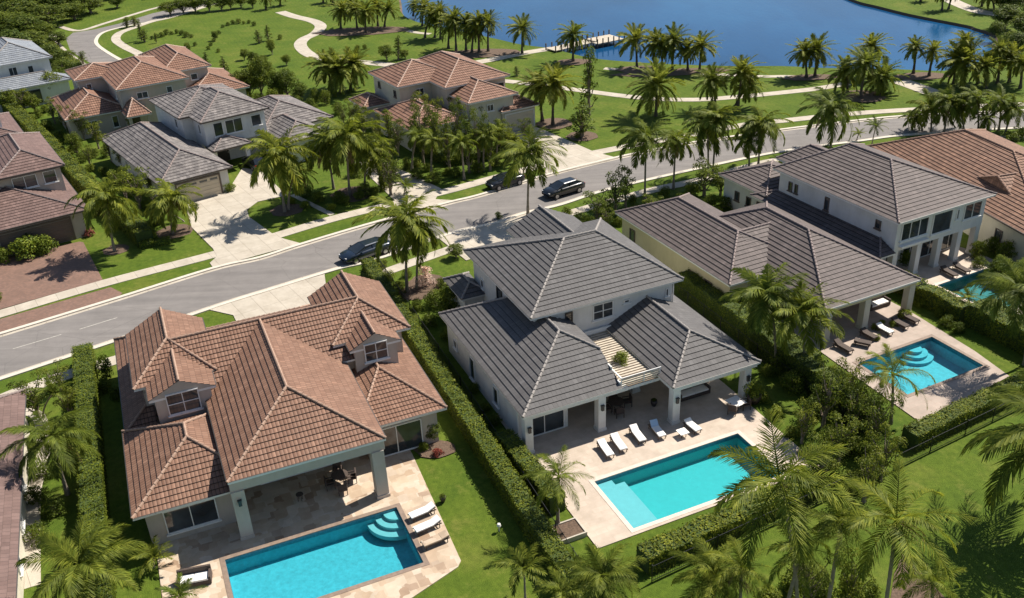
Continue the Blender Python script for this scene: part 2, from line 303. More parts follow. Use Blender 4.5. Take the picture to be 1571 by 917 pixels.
def leaf_mesh(name, c, d, n, ln, wd, mat, extra=None):
    """leaf quads: centres c, axis d, normal n (all Nx3 numpy), length and width arrays; each its own island"""
    d = d / np.linalg.norm(d, axis=1, keepdims=True); s = np.cross(n, d); s /= np.linalg.norm(s, axis=1, keepdims=True) + 1e-9
    ln = np.broadcast_to(ln, (len(c),))[:, None]; wd = np.broadcast_to(wd, (len(c),))[:, None]
    p = np.stack([c - d * ln * .5 - s * wd * .3, c - s * wd * -.5 * 1.0, c + d * ln * .5, c - s * wd * .5], 1)
    p[:, 0] = c - d * ln * .5; nf = len(c); v = p.reshape(-1, 3)
    return quads_mesh(name, v, nf, mat)
def quads_mesh(name, v, nf, mat, mat2=None, n2=0):
    me = bpy.data.meshes.new(name); me.vertices.add(len(v)); me.vertices.foreach_set('co', v.astype('f4').ravel())
    me.loops.add(nf * 4); me.loops.foreach_set('vertex_index', np.arange(nf * 4, dtype='i4')); me.polygons.add(nf)
    me.polygons.foreach_set('loop_start', np.arange(nf, dtype='i4') * 4); me.materials.append(M[mat])
    if mat2: me.materials.append(M[mat2]); me.polygons.foreach_set('material_index', np.concatenate([np.zeros(nf - n2, 'i4'), np.ones(n2, 'i4')]))
    me.update(calc_edges=True); return me
def link(name, me, parent=None):
    o = bpy.data.objects.new(name, me); C.objects.link(o)
    if parent: o.parent = parent
    return o
def inpoly(x, y, P):
    r = False; j = len(P) - 1
    for i in range(len(P)):
        if (P[i][1] > y) != (P[j][1] > y) and x < (P[j][0] - P[i][0]) * (y - P[i][1]) / (P[j][1] - P[i][1]) + P[i][0]: r = not r
        j = i
    return r
def area(P): return .5 * sum(P[i - 1][0] * P[i][1] - P[i][0] * P[i - 1][1] for i in range(len(P)))
def cdt(outer, holes=()):
    vs = []; ed = []
    for loop in [outer] + list(holes):
        b = len(vs); vs += [Vector(p) for p in loop]; ed += [(b + i, b + (i + 1) % len(loop)) for i in range(len(loop))]
    V, E_, F, *_ = delaunay_2d_cdt(vs, ed, [], 0, 1e-5); out = []
    for f in F:
        cx = sum(V[i][0] for i in f) / len(f); cy = sum(V[i][1] for i in f) / len(f)
        if inpoly(cx, cy, outer) and not any(inpoly(cx, cy, h) for h in holes):
            a = area([V[i] for i in f]); out.append(tuple(f) if a > 0 else tuple(reversed(f)))
    return [tuple(v) for v in V], out
def slab(name, outer, z, mat, thick=0.0, holes=(), parent=None):
    V, F = cdt(outer, holes); mb = MB(); mb.v = [(x, y, z) for x, y in V]; mb.f = list(F); mb.m = [0] * len(F); mb.uv = [None] * len(F)
    if thick:
        o2 = outer if area(outer) > 0 else outer[::-1]
        for i in range(len(o2)):
            a, b = o2[i - 1], o2[i]; mb.poly([(a[0], a[1], z - thick), (b[0], b[1], z - thick), (b[0], b[1], z), (a[0], a[1], z)])
    return mb.build(name, mat, parent)
def smooth_line(P, sub=6):
    out = []
    for i in range(len(P) - 1):
        p0 = P[max(i - 1, 0)]; p1 = P[i]; p2 = P[i + 1]; p3 = P[min(i + 2, len(P) - 1)]
        for k in range(sub):
            t = k / sub; out.append(tuple(.5 * ((2 * p1[a]) + (-p0[a] + p2[a]) * t + (2 * p0[a] - 5 * p1[a] + 4 * p2[a] - p3[a]) * t * t + (-p0[a] + 3 * p1[a] - 3 * p2[a] + p3[a]) * t ** 3) for a in (0, 1)))
    out.append(P[-1]); return out
def offs(P, d):
    out = []
    for i, p in enumerate(P):
        a = P[max(i - 1, 0)]; b = P[min(i + 1, len(P) - 1)]; t = Vector((b[0] - a[0], b[1] - a[1])).normalized(); out.append((p[0] - t.y * d, p[1] + t.x * d))
    return out
def ribbon(name, P, w, z, mat, thick=0.0, sm=True, parent=None):
    if sm: P = smooth_line(P)
    A = offs(P, w / 2); B = offs(P, -w / 2); mb = MB()
    for i in range(len(P) - 1):
        mb.poly([(*B[i], z), (*B[i + 1], z), (*A[i + 1], z), (*A[i], z)])
        if thick:
            mb.poly([(*B[i], z - thick), (*B[i + 1], z - thick), (*B[i + 1], z), (*B[i], z)]); mb.poly([(*A[i + 1], z - thick), (*A[i], z - thick), (*A[i], z), (*A[i + 1], z)])
    for e, s_ in ((0, 1), (-1, -1)):
        if thick: mb.poly([(*A[e], z - thick), (*B[e], z - thick), (*B[e], z), (*A[e], z)])
    return mb.build(name, mat, parent)
def PX(*pts): return [G(*p) for p in pts]
def struct(o): o['kind'] = 'structure'; return o
def arc(cx, cy, r, a0, a1, n): return [(cx + r * math.cos(R_(a0 + (a1 - a0) * i / n)), cy + r * math.sin(R_(a0 + (a1 - a0) * i / n))) for i in range(n + 1)]
class Fr:
    """local frame of a lot: u to the right along the street, v away from the camera"""
    def __init__(s, o, ang): s.o = o; s.a = R_(ang); s.c = math.cos(s.a); s.s = math.sin(s.a)
    def w(s, u, v): return (s.o[0] + u * s.c - v * s.s, s.o[1] + u * s.s + v * s.c)
    def rect(s, u0, u1, v0, v1): return [s.w(u0, v0), s.w(u1, v0), s.w(u1, v1), s.w(u0, v1)]
F1 = Fr((-8.5, 49.3), 22); F2 = Fr((6.67, 54.37), 23); F3 = Fr((17.85, 68.24), 25); F4 = Fr((33.38, 72.98), 26); F5 = Fr(G(1521, 330, 3), 13)
FA = Fr((-44.38, 91.98), 33); FB = Fr((-31.14, 102.68), 36); FC = Fr((-51.34, 126.65), 31); FD = Fr((-12.94, 122.06), 30); FE = Fr(G(78, 88, 6), 35); F0 = Fr(G(37, 650, 3), 22)
# ---------------------------------------------------------------- ground, lake, roads
P1 = F1.rect(-11.2, -0.5, -8.1, -2.7); P2 = F2.rect(-4.15, 7.1, -9.9, -4.95); P3 = F3.rect(4.4, 12.15, -15.3, -10.4); P4 = F4.rect(3.2, 9.4, -8.2, -2.2)
POOLS = [P1, P2, P3, P4]
LAKE = PX((600, -60), (612, 0), (616, 20), (642, 34), (700, 46), (760, 59), (800, 68), (845, 74), (898, 87), (947, 93), (1029, 98), (1120, 101), (1200, 101), (1269, 104), (1380, 106), (1449, 108), (1495, 98), (1526, 72), (1531, 54), (1498, 43), (1482, 38), (1400, 22), (1347, 9), (1312, 0), (1270, -20), (1200, -60)) 
LAKE = smooth_line(LAKE + [(150, 420), (-30, 440)] + [LAKE[0]], 4)[:-1]
V, F = cdt([(-500, -60), (500, -60), (500, 800), (-500, 800)], POOLS + [LAKE])
mb = MB(); mb.v = [(x, y, 0) for x, y in V]; mb.f = list(F); mb.m = [0] * len(F); mb.uv = [None] * len(F)
struct(mb.build('ground', 'lawn'))
struct(slab('lake', [(p[0] * 1.0, p[1]) for p in LAKE], -0.45, 'lake_water'))
mb = MB(); cxl = sum(p[0] for p in LAKE) / len(LAKE); cyl = sum(p[1] for p in LAKE) / len(LAKE)
for i in range(len(LAKE)):
    a, b = LAKE[i - 1], LAKE[i]; sh = lambda p: (p[0] + (cxl - p[0]) * .008, p[1] + (cyl - p[1]) * .008, -.46)
    mb.poly([(*a, 0.0), (*b, 0.0), sh(b), sh(a)])
struct(mb.build('lake_bank', 'mulch'))
FARC = PX((-90, 540), (0, 514), (177, 460), (327, 413), (400, 396), (459, 377), (563, 346), (684, 313), (737, 300), (833, 271), (940, 244), (1048, 222), (1140, 208), (1204, 199), (1321, 185), (1400, 178), (1570, 170), (1750, 164))
NEARC = PX((-90, 610), (0, 581), (196, 516), (336, 468), (400, 448), (514, 413), (557, 403), (609, 387), (694, 357), (763, 341), (800, 328), (859, 314), (931, 291), (1055, 262), (1194, 233), (1312, 217), (1400, 206), (1570, 196), (1750, 190))
fa, ne = smooth_line(FARC), smooth_line(NEARC)
struct(slab('road', fa + ne[::-1], 0.004, 'asphalt'))
struct(ribbon('far_kerb', offs(fa, .16), .42, .11, 'kerb', .11, sm=False)); struct(ribbon('near_kerb', offs(ne, -.16), .42, .11, 'kerb', .11, sm=False))
struct(ribbon('far_gutter', offs(fa, -.25), .36, .009, 'concrete', 0, sm=False)); struct(ribbon('near_gutter', offs(ne, .25), .36, .009, 'concrete', 0, sm=False))
for a, b in (((20, 535), (94, 513)), ((122, 505), (180, 487))):
    struct(ribbon('lane_line', PX(a, b), .12, .009, 'road_paint', sm=False))
struct(ribbon('far_pavement', PX((-60, 500), (0, 482), (163, 434), (327, 391), (380, 375), (420, 363), (514, 335), (609, 312), (694, 291), (763, 272), (840, 252), (911, 235), (1042, 210), (1147, 191), (1204, 185), (1302, 175), (1406, 168), (1570, 160), (1720, 155)), 1.6, .055, 'concrete', .055))
struct(ribbon('near_pavement_left', PX((-60, 640), (20, 605), (95, 578), (180, 552), (260, 530)), 1.5, .055, 'concrete', .055))
struct(ribbon('near_pavement_middle', PX((505, 447), (590, 418), (635, 402), (704, 378), (740, 365)), 1.4, .05, 'concrete', .05))
struct(ribbon('near_pavement_right', PX((840, 336), (865, 330), (885, 324), (996, 293), (1075, 276), (1171, 250), (1236, 240), (1328, 228), (1400, 221), (1500, 214), (1600, 208)), 1.4, .05, 'concrete', .05))
def pslab(name, pts, z, mat, th=.05): return struct(slab(name, PX(*pts), z, mat, th))
pslab('paver_driveway', [(-60, 410), (0, 398), (122, 371), (128, 372), (158, 430), (90, 449), (0, 475), (-60, 492)], .05, 'brick_pavers')
pslab('paver_apron', [(-60, 508), (0, 490), (170, 441), (188, 450), (177, 459), (0, 512), (-60, 532)], .06, 'brick_pavers')
pslab('concrete_driveway', [(283, 309), (338, 290), (352, 290), (372, 258), (400, 262), (440, 300), (395, 310), (379, 322), (382, 333), (418, 359), (433, 366), (462, 374), (327, 411), (322, 404), (333, 394), (327, 382), (294, 349)], .07, 'concrete')
pslab('garden_path', [(445, 300), (452, 298), (514, 328), (506, 331)], .05, 'concrete')
pslab('middle_driveway', [(545, 250), (572, 243), (632, 268), (677, 290), (668, 306), (700, 308), (640, 324), (612, 314)], .068, 'concrete')
pslab('right_driveway', [(773, 202), (815, 193), (835, 200), (911, 233), (948, 243), (836, 270), (838, 255), (790, 225)], .069, 'concrete')
pslab('near_driveway', [(318, 475), (345, 466), (498, 421), (500, 437), (480, 462), (500, 500), (380, 530), (358, 484)], .065, 'concrete')
pslab('second_near_driveway', [(672, 365), (694, 358), (800, 328), (838, 333), (830, 352), (770, 385), (715, 400)], .066, 'concrete')
# far road, upper left
pslab('far_road', [(101, 59), (112, 50), (145, 45), (183, 36), (235, 20), (300, 6), (330, 6), (262, 24), (226, 33), (190, 40), (160, 48), (148, 58), (147, 66), (164, 80), (200, 96), (260, 130), (180, 140), (141, 98), (108, 78)], .012, 'asphalt', .01)
struct(ribbon('park_footpath', PX((250, 112), (219, 86), (192, 72), (178, 61), (183, 51), (203, 43), (232, 33), (262, 26), (330, 5)), 1.7, .04, 'concrete', .04))
struct(ribbon('far_kerb_path', PX((200, 100), (168, 82), (149, 68), (149, 58), (160, 49), (190, 41), (228, 34)), .7, .05, 'kerb', .05))
struct(ribbon('far_pavement_left', PX((80, 52), (86, 66), (100, 80), (125, 98), (150, 112)), 1.3, .045, 'concrete', .04))
struct(ribbon('far_pavement_top', PX((93, 41), (121, 47), (160, 36), (205, 22), (244, 11), (300, 0)), 1.2, .045, 'concrete', .04))
struct(ribbon('serpentine_path', PX((430, 18), (451, 25), (480, 32), (492, 40), (484, 51), (466, 60), (461, 70), (474, 83), (500, 90), (563, 96), (603, 100), (660, 104), (724, 97), (800, 82), (849, 74)), 2.3, .04, 'concrete', .04))
struct(ribbon('park_path', PX((770, 124), (800, 127), (878, 137), (983, 150), (1062, 153), (1127, 149), (1200, 142), (1253, 136), (1300, 128)), 1.7, .042, 'concrete', .04))
struct(ribbon('lakeside_path', PX((927, 105), (957, 107), (1060, 112), (1163, 117), (1204, 117), (1245, 118)), 1.2, .04, 'concrete', .04))
struct(ribbon('curved_path', PX((1380, 124), (1400, 131), (1430, 142)), 3.0, .04, 'concrete', .04))
struct(ribbon('short_path', PX((596, 42), (612, 44), (640, 50), (660, 52)), 1.2, .04, 'concrete', .04))
struct(ribbon('far_shore_path', PX((1440, -10), (1466, 4), (1500, 17), (1530, 22), (1571, 30)), 3.0, .04, 'concrete', .04))
struct(ribbon('side_path', PX((22, 630), (60, 640), (66, 700), (52, 760), (50, 900)), .9, .03, 'concrete', .03))
pslab('garden_bed_mulch', [(1385, 850), (1400, 865), (1450, 917), (1480, 960), (1360, 960), (1372, 880)], .02, 'mulch', .02)
BZ = [0]
def bed(px, py, rx, ry=None, z=.02):
    BZ[0] += 1; z += .004 * BZ[0]; c = G(px, py); o = slab('mulch_bed', [(c[0] + rx * math.cos(t / 14 * 6.2832) * (1 + .1 * math.sin(3 * t)), c[1] + (ry or rx) * math.sin(t / 14 * 6.2832)) for t in range(14)], z, 'mulch', .02); struct(o)
for b in ((178, 383, 1.3), (268, 355, 1.9), (440, 322, 1.8), (540, 298, 2.4), (640, 448, 1.6), (879, 95, 3, 2), (980, 106, 3.5, 2), (1030, 111, 9, 2), (893, 209, 2), (1412, 117, 4, 2), (735, 82, 7, 3), (556, 48, 9, 3.5), (1243, 119, 4, 1.6), (1322, 148, 3), (850, 190, 2.4), (668, 690, 1.4, 1.0), (655, 435, 1.8), (25, 160, 3)): bed(*b)

# ---------------------------------------------------------------- pool terraces
def terrace(name, fr, outer, pool, z, mat, coping, basin, depth, uv):
    W = [fr.w(*p) for p in outer]; root = bpy.data.objects.new(name, None); C.objects.link(root); root['kind'] = 'structure'
    bp = [(p[0], p[1]) for p in pool]
    d = slab('paving', outer, z, mat, z, holes=[uv]); d.location = (*fr.o, 0); d.rotation_euler = (0, 0, fr.a); d.parent = root
    # coping strip and basin, in the lot's frame
    (u0, v0), (u1, v1) = uv[0], uv[2]; mb = MB(); t = .3
    for q in ((u0 - t, u1 + t, v1, v1 + t), (u0 - t, u1 + t, v0 - t, v0), (u0 - t, u0, v0, v1), (u1, u1 + t, v0, v1)): mb.box(*q, z - .05, z + .02)
    o = mb.build('coping', coping, root); o.location = d.location; o.rotation_euler = d.rotation_euler
    mb = MB(); zt = z
    mb.poly([(u0, v0, -depth), (u1, v0, -depth), (u1, v1, -depth), (u0, v1, -depth)])
    for a, b in (((u0, v0), (u0, v1)), ((u0, v1), (u1, v1)), ((u1, v1), (u1, v0)), ((u1, v0), (u0, v0))): mb.poly([(*a, zt), (*b, zt), (*b, -depth), (*a, -depth)])
    o = mb.build('basin', basin, root); o.location = d.location; o.rotation_euler = d.rotation_euler
    mb = MB(); mb.box(u0 + .002, u1 - .002, v1 - .02, v1 - .002, -.28, z - .055); mb.box(u0 + .002, u1 - .002, v0 + .002, v0 + .02, -.28, z - .055); mb.box(u0 + .002, u0 + .02, v0 + .021, v1 - .021, -.28, z - .055); mb.box(u1 - .02, u1 - .002, v0 + .021, v1 - .021, -.28, z - .055)
    o = mb.build('waterline_band', 'waterline_tile', root); o.location = d.location; o.rotation_euler = d.rotation_euler
    mb = MB(); mb.poly([(u0, v0, -.1), (u1, v0, -.1), (u1, v1, -.1), (u0, v1, -.1)]); o = mb.build('water', 'pool_water', root); o.location = d.location; o.rotation_euler = d.rotation_euler
    return root, d
def arc_steps(root, d, cu, cv, radii, zs, a0, a1, mat='pool_ledge'):
    for r, z in zip(radii, zs):
        mb = MB(); pts = [(cu, cv)] + arc(cu, cv, r, a0, a1, 14); mb.poly([(x, y, z) for x, y in pts])
        for i in range(1, len(pts) - 1): mb.poly([(*pts[i], z - .3), (*pts[i + 1], z - .3), (*pts[i + 1], z), (*pts[i], z)])
        o = mb.build('pool_step', mat, root); o.location = d.location; o.rotation_euler = d.rotation_euler
t1, d1 = terrace('travertine_terrace', F1, [(-14.9, .9), (-9.5, .9), (-9.5, 3.4), (2.1, 3.4), (2.1, 2.0), (1.55, -8.9), (1.2, -9.3), (-2.2, -10.5), (-15.0, -10.5)], P1, .06, 'travertine', 'coping_brown', 'pool_blue', 1.15, [(-11.2, -8.1), (-.5, -8.1), (-.5, -2.7), (-11.2, -2.7)])
for r_, z_, cu, cv in ((.85, -.15, -.55, -2.75), (1.4, -.36, -.55, -2.75), (1.95, -.58, -.55, -2.75)): arc_steps(t1, d1, cu, cv, [r_], [z_], 178, 272)
t2, d2 = terrace('pale_terrace', F2, [(-6.9, -10.4), (-6.9, 4.8), (9.9, 4.8), (9.9, -3.0), (9.7, -10.4)], P2, .06, 'pale_travertine', 'coping_pale', 'pool_aqua', 1.15, [(-4.15, -9.9), (7.1, -9.9), (7.1, -4.95), (-4.15, -4.95)])
mb = MB(); mb.box(-4.14, -2.9, -9.89, -5.0, -.6, -.24); mb.box(-2.9, -2.1, -9.89, -5.3, -.8, -.45); o = mb.build('pool_step', 'pool_ledge', t2); o.location = d2.location; o.rotation_euler = d2.rotation_euler
t3, d3 = terrace('pink_terrace', F3, [(2.6, -18.2), (3.4, -2.4), (13.7, -2.4), (13.8, -6.9), (13.3, -13.5), (12.6, -17.2)], P3, .06, 'pink_travertine', 'coping_brown', 'pool_blue', 1.15, [(4.4, -15.3), (12.15, -15.3), (12.15, -10.4), (4.4, -10.4)])
arc_steps(t3, d3, 10.3, -10.45, [.6], [-.4], 180, 360, 'pool_blue'); arc_steps(t3, d3, 10.3, -10.45, [1.05], [-.65], 180, 360, 'pool_blue'); arc_steps(t3, d3, 10.3, -10.45, [1.5], [-.9], 180, 360, 'pool_blue')
t4, d4 = terrace('white_terrace', F4, [(2.0, -9.4), (.1, .2), (.1, 2.4), (11.0, 2.4), (11.4, .6), (11.2, -9.4)], P4, .06, 'pale_travertine', 'coping_pale', 'pool_green', 1.15, [(3.2, -8.2), (9.4, -8.2), (9.4, -2.2), (3.2, -2.2)])

# ---------------------------------------------------------------- houses
def clip(poly, f):
    out = []
    for i in range(len(poly)):
        a, b = poly[i - 1], poly[i]; fa_, fb = f(a), f(b)
        if (fa_ >= 0) != (fb >= 0): out.append(a.lerp(b, fa_ / (fa_ - fb)))
        if fb >= 0: out.append(b)
    return out
class House:
    def __init__(s, name, label, cat, fr, wall, roof, cap, trim='trim_white', course=.45, detail=True):
        s.r = thing(name, label, cat, (*fr.o, 0), fr.a); s.wall, s.rm, s.cap, s.trim, s.course, s.detail = wall, roof, cap, trim, course, detail; s.wm = MB(); s.fr = fr
    def walls(s, *boxes):
        for b in boxes: s.wm.box(*b)
    def hip(s, u0, u1, v0, v1, ze, zr, ridge=None, ends=('hip', 'hip'), clips=(), mat=None, over=.0):
        """roof over a rectangle; ridge along v unless given; ends = (low-v end, high-v end) hip or gable"""
        cu, cv = (u0 + u1) / 2, (v0 + v1) / 2; hw = min(u1 - u0, v1 - v0) / 2
        if ridge is None:
            if (v1 - v0) >= (u1 - u0): ridge = ((cu, v0 + (0 if ends[0] == 'gable' else hw)), (cu, v1 - (0 if ends[1] == 'gable' else hw)))
            else: ridge = ((u0 + (0 if ends[0] == 'gable' else hw), cv), (u1 - (0 if ends[1] == 'gable' else hw), cv))
        A, B = Vector((*ridge[0], zr)), Vector((*ridge[1], zr)); c = [Vector((u0, v0, ze)), Vector((u1, v0, ze)), Vector((u1, v1, ze)), Vector((u0, v1, ze))]
        along_v = abs(A.y - B.y) >= abs(A.x - B.x)
        if along_v:
            faces = [[c[1], c[2], B, A], [c[3], c[0], A, B]]; e0, e1 = [c[0], c[1], A], [c[2], c[3], B]
            lines = [(A, B)] + ([(A, c[0]), (A, c[1])] if ends[0] == 'hip' else [(A + Vector((0, .02, 0)), A)]) + ([(B, c[2]), (B, c[3])] if ends[1] == 'hip' else [])
        else:
            faces = [[c[0], c[1], B, A], [c[2], c[3], A, B]]; e0, e1 = [c[3], c[0], A], [c[1], c[2], B]
            lines = [(A, B)] + ([(A, c[0]), (A, c[3])] if ends[0] == 'hip' else []) + ([(B, c[1]), (B, c[2])] if ends[1] == 'hip' else [])
        if (A - B).length < .05: lines = lines[1:]
        gm = []
        for e, k in ((e0, 0), (e1, 1)):
            if ends[k] == 'hip': faces.append(e)
            else:
                q = e
                for f in clips: q = clip(q, f)
                if len(q) > 2: gm.append(q)
        rb = MB(); k_ = s.course; lip = .05 if k_ < .6 else .08
        for f in faces:
            for cf in clips: f = clip(f, cf)
            if len(f) < 3: continue
            n = Vector((0, 0, 0))
            for i in range(len(f)): n += (f[i - 1] - f[0]).cross(f[i] - f[0])
            n.normalize()
            if n.z < 0: n = -n; f = f[::-1]
            e = Vector((0, 0, 1)).cross(n).normalized(); up = n.cross(e)
            if up.z < 0: up = -up
            o = Vector((0, 0, 0)); zmin = ze; base = (zmin / up.z)
            dd = lambda p: p.dot(up)
            d0 = min(dd(p) for p in f); d1_ = max(dd(p) for p in f); d_ref = min(dd(p) for p in f if abs(p.z - min(q.z for q in f)) < 1e-4)
            k0 = 0; off = d0
            nb = int((d1_ - off) / k_) + 1
            for k in range(nb):
                lo, hi = off + k * k_, off + (k + 1) * k_
                q = clip(clip(f, lambda p: dd(p) - lo), lambda p: hi - dd(p))
                if len(q) < 3: continue
                qq = [p + n * (lip * (hi - dd(p)) / k_ + .004) for p in q]; rb.poly(qq, 0, [(p.dot(e), dd(p) - off) for p in q])
                lowp = [p for p in q if abs(dd(p) - lo) < 1e-3]
                if len(lowp) >= 2:
                    lowp.sort(key=lambda p: p.dot(e)); a, b = lowp[0], lowp[-1]
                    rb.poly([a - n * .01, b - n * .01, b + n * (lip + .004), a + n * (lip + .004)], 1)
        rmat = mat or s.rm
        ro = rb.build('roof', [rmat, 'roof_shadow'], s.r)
        # caps
        cb = MB(); seg = .38; rad = .115
        for a, b in lines:
            pa, pb = a, b
            L = [a, b]
            for cf in clips:
                fa_, fb = cf(L[0]), cf(L[1])
                if fa_ < 0 and fb < 0: L = None; break
                if fa_ < 0: L[0] = L[1].lerp(L[0], fb / (fb - fa_))
                elif fb < 0: L[1] = L[0].lerp(L[1], fa_ / (fa_ - fb))
            if not L: continue
            a, b = L
            if b.z > a.z: a, b = b, a
            ln = (b - a).length; n_ = max(1, int(ln / seg)); up = Vector((0, 0, 1))
            for i in range(n_):
                p = a.lerp(b, i / n_) + up * .03; q = a.lerp(b, (i + 1.06) / n_) + up * .055
                d = (q - p).normalized(); sd = d.cross(up).normalized(); w_ = sd.cross(d)
                R0 = [p + (sd * math.cos(t) * .8 + w_ * math.sin(t)) * rad * .9 for t in (0, .8, 1.57, 2.34, 3.14)]; R1 = [q + (sd * math.cos(t) * .8 + w_ * math.sin(t)) * rad * 1.12 for t in (0, .8, 1.57, 2.34, 3.14)]
                for j in range(4): cb.poly([R0[j], R0[j + 1], R1[j + 1], R1[j]])
                cb.poly(R1)
        if cb.f: cb.build('ridge_cap', s.cap, ro)
        # soffit and fascia round the clipped rectangle
        rc = [p.copy() for p in c]
        for cf in clips: rc = clip(rc, cf)
        if len(rc) > 2:
            eb = MB(); eb.poly([(p.x, p.y, ze - .16) for p in rc][::-1])
            for i in range(len(rc)):
                a, b = rc[i - 1], rc[i]; eb.poly([(a.x, a.y, ze - .16), (b.x, b.y, ze - .16), (b.x, b.y, ze + .0), (a.x, a.y, ze + .0)])
            eb.build('eave_trim', s.trim, ro)
            gb = MB()
            for i in range(len(c)):
                a, b = c[i - 1], c[i]
                L = [a, b]
                for cf in clips:
                    fa_, fb = cf(L[0]), cf(L[1])
                    if fa_ < 0 and fb < 0: L = None; break
                    if fa_ < 0: L[0] = L[1].lerp(L[0], fb / (fb - fa_))
                    elif fb < 0: L[1] = L[0].lerp(L[1], fa_ / (fa_ - fb))
                if not L: continue
                if along_v and ((i == 1 and ends[0] == 'gable') or (i == 3 and ends[1] == 'gable')): continue
                a, b = L; n2 = Vector((b.y - a.y, a.x - b.x, 0)).normalized(); x0 = a + n2 * .003; x1 = b + n2 * .003
                gb.poly([x0 + Vector((0, 0, -.02)), x1 + Vector((0, 0, -.02)), x1 + n2 * .07 + Vector((0, 0, .03)), x0 + n2 * .07 + Vector((0, 0, .03))]); gb.poly([x0 + n2 * .07 + Vector((0, 0, .03)), x1 + n2 * .07 + Vector((0, 0, .03)), x1 + Vector((0, 0, .05)), x0 + Vector((0, 0, .05))])
            if gb.f: gb.build('gutter', 'gutter_dark', ro)
        for q in gm: g1 = MB(); g1.poly(q); g1.build('gable_wall', s.wall, s.r)
        return ro
    def _fb(s, mb, face, u, v, a0, a1, z0, z1, d0, d1):
        # box on a face: along-axis a0..a1, depth d0..d1 outward
        if face == 'r': mb.box(u + a0, u + a1, v - d1, v - d0, z0, z1)
        elif face == 'l': mb.box(u - d1, u - d0, v + a0, v + a1, z0, z1)
        elif face == 'R': mb.box(u + d0, u + d1, v + a0, v + a1, z0, z1)
        else: mb.box(u + a0, u + a1, v + d0, v + d1, z0, z1)
    def win(s, face, u, v, z0, w_, h, cols=2, rows=1, name='window', frame='trim_white', fw=.07, sill=True):
        mb = MB(); a = w_ / 2
        s._fb(mb, face, u, v, -a, -a + fw, z0, z0 + h, .003, .1); s._fb(mb, face, u, v, a - fw, a, z0, z0 + h, .003, .1)
        s._fb(mb, face, u, v, -a + fw, a - fw, z0, z0 + fw, .003, .1); s._fb(mb, face, u, v, -a + fw, a - fw, z0 + h - fw, z0 + h, .003, .1)
        for i in range(1, cols): x = -a + w_ * i / cols; s._fb(mb, face, u, v, x - fw * .4, x + fw * .4, z0 + fw, z0 + h - fw, .003, .08)
        for i in range(1, rows): z = z0 + h * i / rows; s._fb(mb, face, u, v, -a + fw, a - fw, z - fw * .35, z + fw * .35, .004, .075)
        f = mb.build(name, frame, s.r); p = MB(); s._fb(p, face, u, v, -a + fw * .5, a - fw * .5, z0 + fw * .5, z0 + h - fw * .5, -.02, .03); p.build('pane', 'window_glass', f)
        if sill and name == 'window': q = MB(); s._fb(q, face, u, v, -a - .1, a + .1, z0 - .1, z0 - .004, .003, .16); q.build('sill', frame, f)
        return f
    def garage(s, face, u, v, w_, h, mat, glass=False):
        mb = MB(); n = 5
        for i in range(n): s._fb(mb, face, u, v, -w_ / 2, w_ / 2, .05 + i * h / n, .05 + (i + 1) * h / n - .03, .003, .04)
        g = mb.build('garage_door', mat, s.r); f = MB()
        s._fb(f, face, u, v, -w_ / 2 - .18, -w_ / 2 - .003, .06, h + .1, .004, .1); s._fb(f, face, u, v, w_ / 2 + .003, w_ / 2 + .18, .06, h + .1, .004, .1); s._fb(f, face, u, v, -w_ / 2 - .18, w_ / 2 + .18, h + .1, h + .28, .004, .1)
        f.build('door_frame', s.trim, g)
        if glass:
            q = MB()
            for i in range(4): x = -w_ / 2 + w_ * (i + .5) / 4; s._fb(q, face, u, v, x - w_ * .09, x + w_ * .09, h - .36, h - .12, .041, .05)
            q.build('window_strip', 'window_glass', g)
    def column(s, u, v, w_, z1, lamp=False, mat=None):
        mb = MB(); mb.box(u - w_ / 2, u + w_ / 2, v - w_ / 2, v + w_ / 2, .06, z1); mb.box(u - w_ / 2 - .05, u + w_ / 2 + .05, v - w_ / 2 - .05, v + w_ / 2 + .05, .06, .28)
        c = mb.build('column', mat or s.wall, s.r)
        if lamp:
            q = MB(); q.box(u - .1, u + .1, v - w_ / 2 - .16, v - w_ / 2 - .003, z1 - 1.0, z1 - .62); q.box(u - .13, u + .13, v - w_ / 2 - .19, v - w_ / 2 - .0, z1 - .62, z1 - .57); q.build('wall_lamp', 'lamp_black', c)
    def part(s, name, mat, *boxes, parent=None):
        mb = MB()
        for b in boxes: mb.box(*b)
        return mb.build(name, mat, parent or s.r)
    def done(s): s.wm.build('wall', s.wall, s.r)
ur = lambda x: (lambda p: p.x - x)
ul = lambda x: (lambda p: x - p.x)
vb = lambda x: (lambda p: p.y - x)

# house 1: brown clay tiles, travertine terrace
h = House('brick_roofed_house', 'house with brown clay tile roof and two gabled dormers above the travertine terrace', 'house', F1, 'taupe_stucco', 'clay_tiles', 'clay_cap', course=.40)
h.hip(-10.05, -.35, -1.5, 13.2, 4.6, 7.02, ridge=((-5.2, 3.35), (-5.2, 12.9)), ends=('hip', 'gable'))
h.hip(-11.4, 2.0, 8.3, 17.6, 4.78, 7.06, ridge=((-11.4, 12.95), (2.0, 12.95)), ends=('gable', 'gable'))
h.hip(-14.35, -8.9, 9.9, 18.0, 5.6, 7.1, ridge=((-11.6, 13.2), (-11.6, 18.0)), ends=('hip', 'gable'))
h.hip(-13.55, -9.25, 7.95, 13.4, 5.62, 6.62, ridge=((-11.45, 7.95), (-11.45, 13.4)), ends=('gable', 'gable'))
h.hip(-.9, 4.85, 9.4, 17.6, 5.55, 7.1, ridge=((2.0, 12.7), (2.0, 17.6)), ends=('hip', 'gable'))
h.hip(.0, 3.7, 8.15, 13.0, 5.5, 6.5, ridge=((1.9, 8.15), (1.9, 13)), ends=('gable', 'gable'))
h.hip(-15.65, -7.8, -.3, 9.2, 3.05, 5.0, ridge=((-11.72, 3.75), (-11.72, 5.3)), clips=(ul(-9.75),))
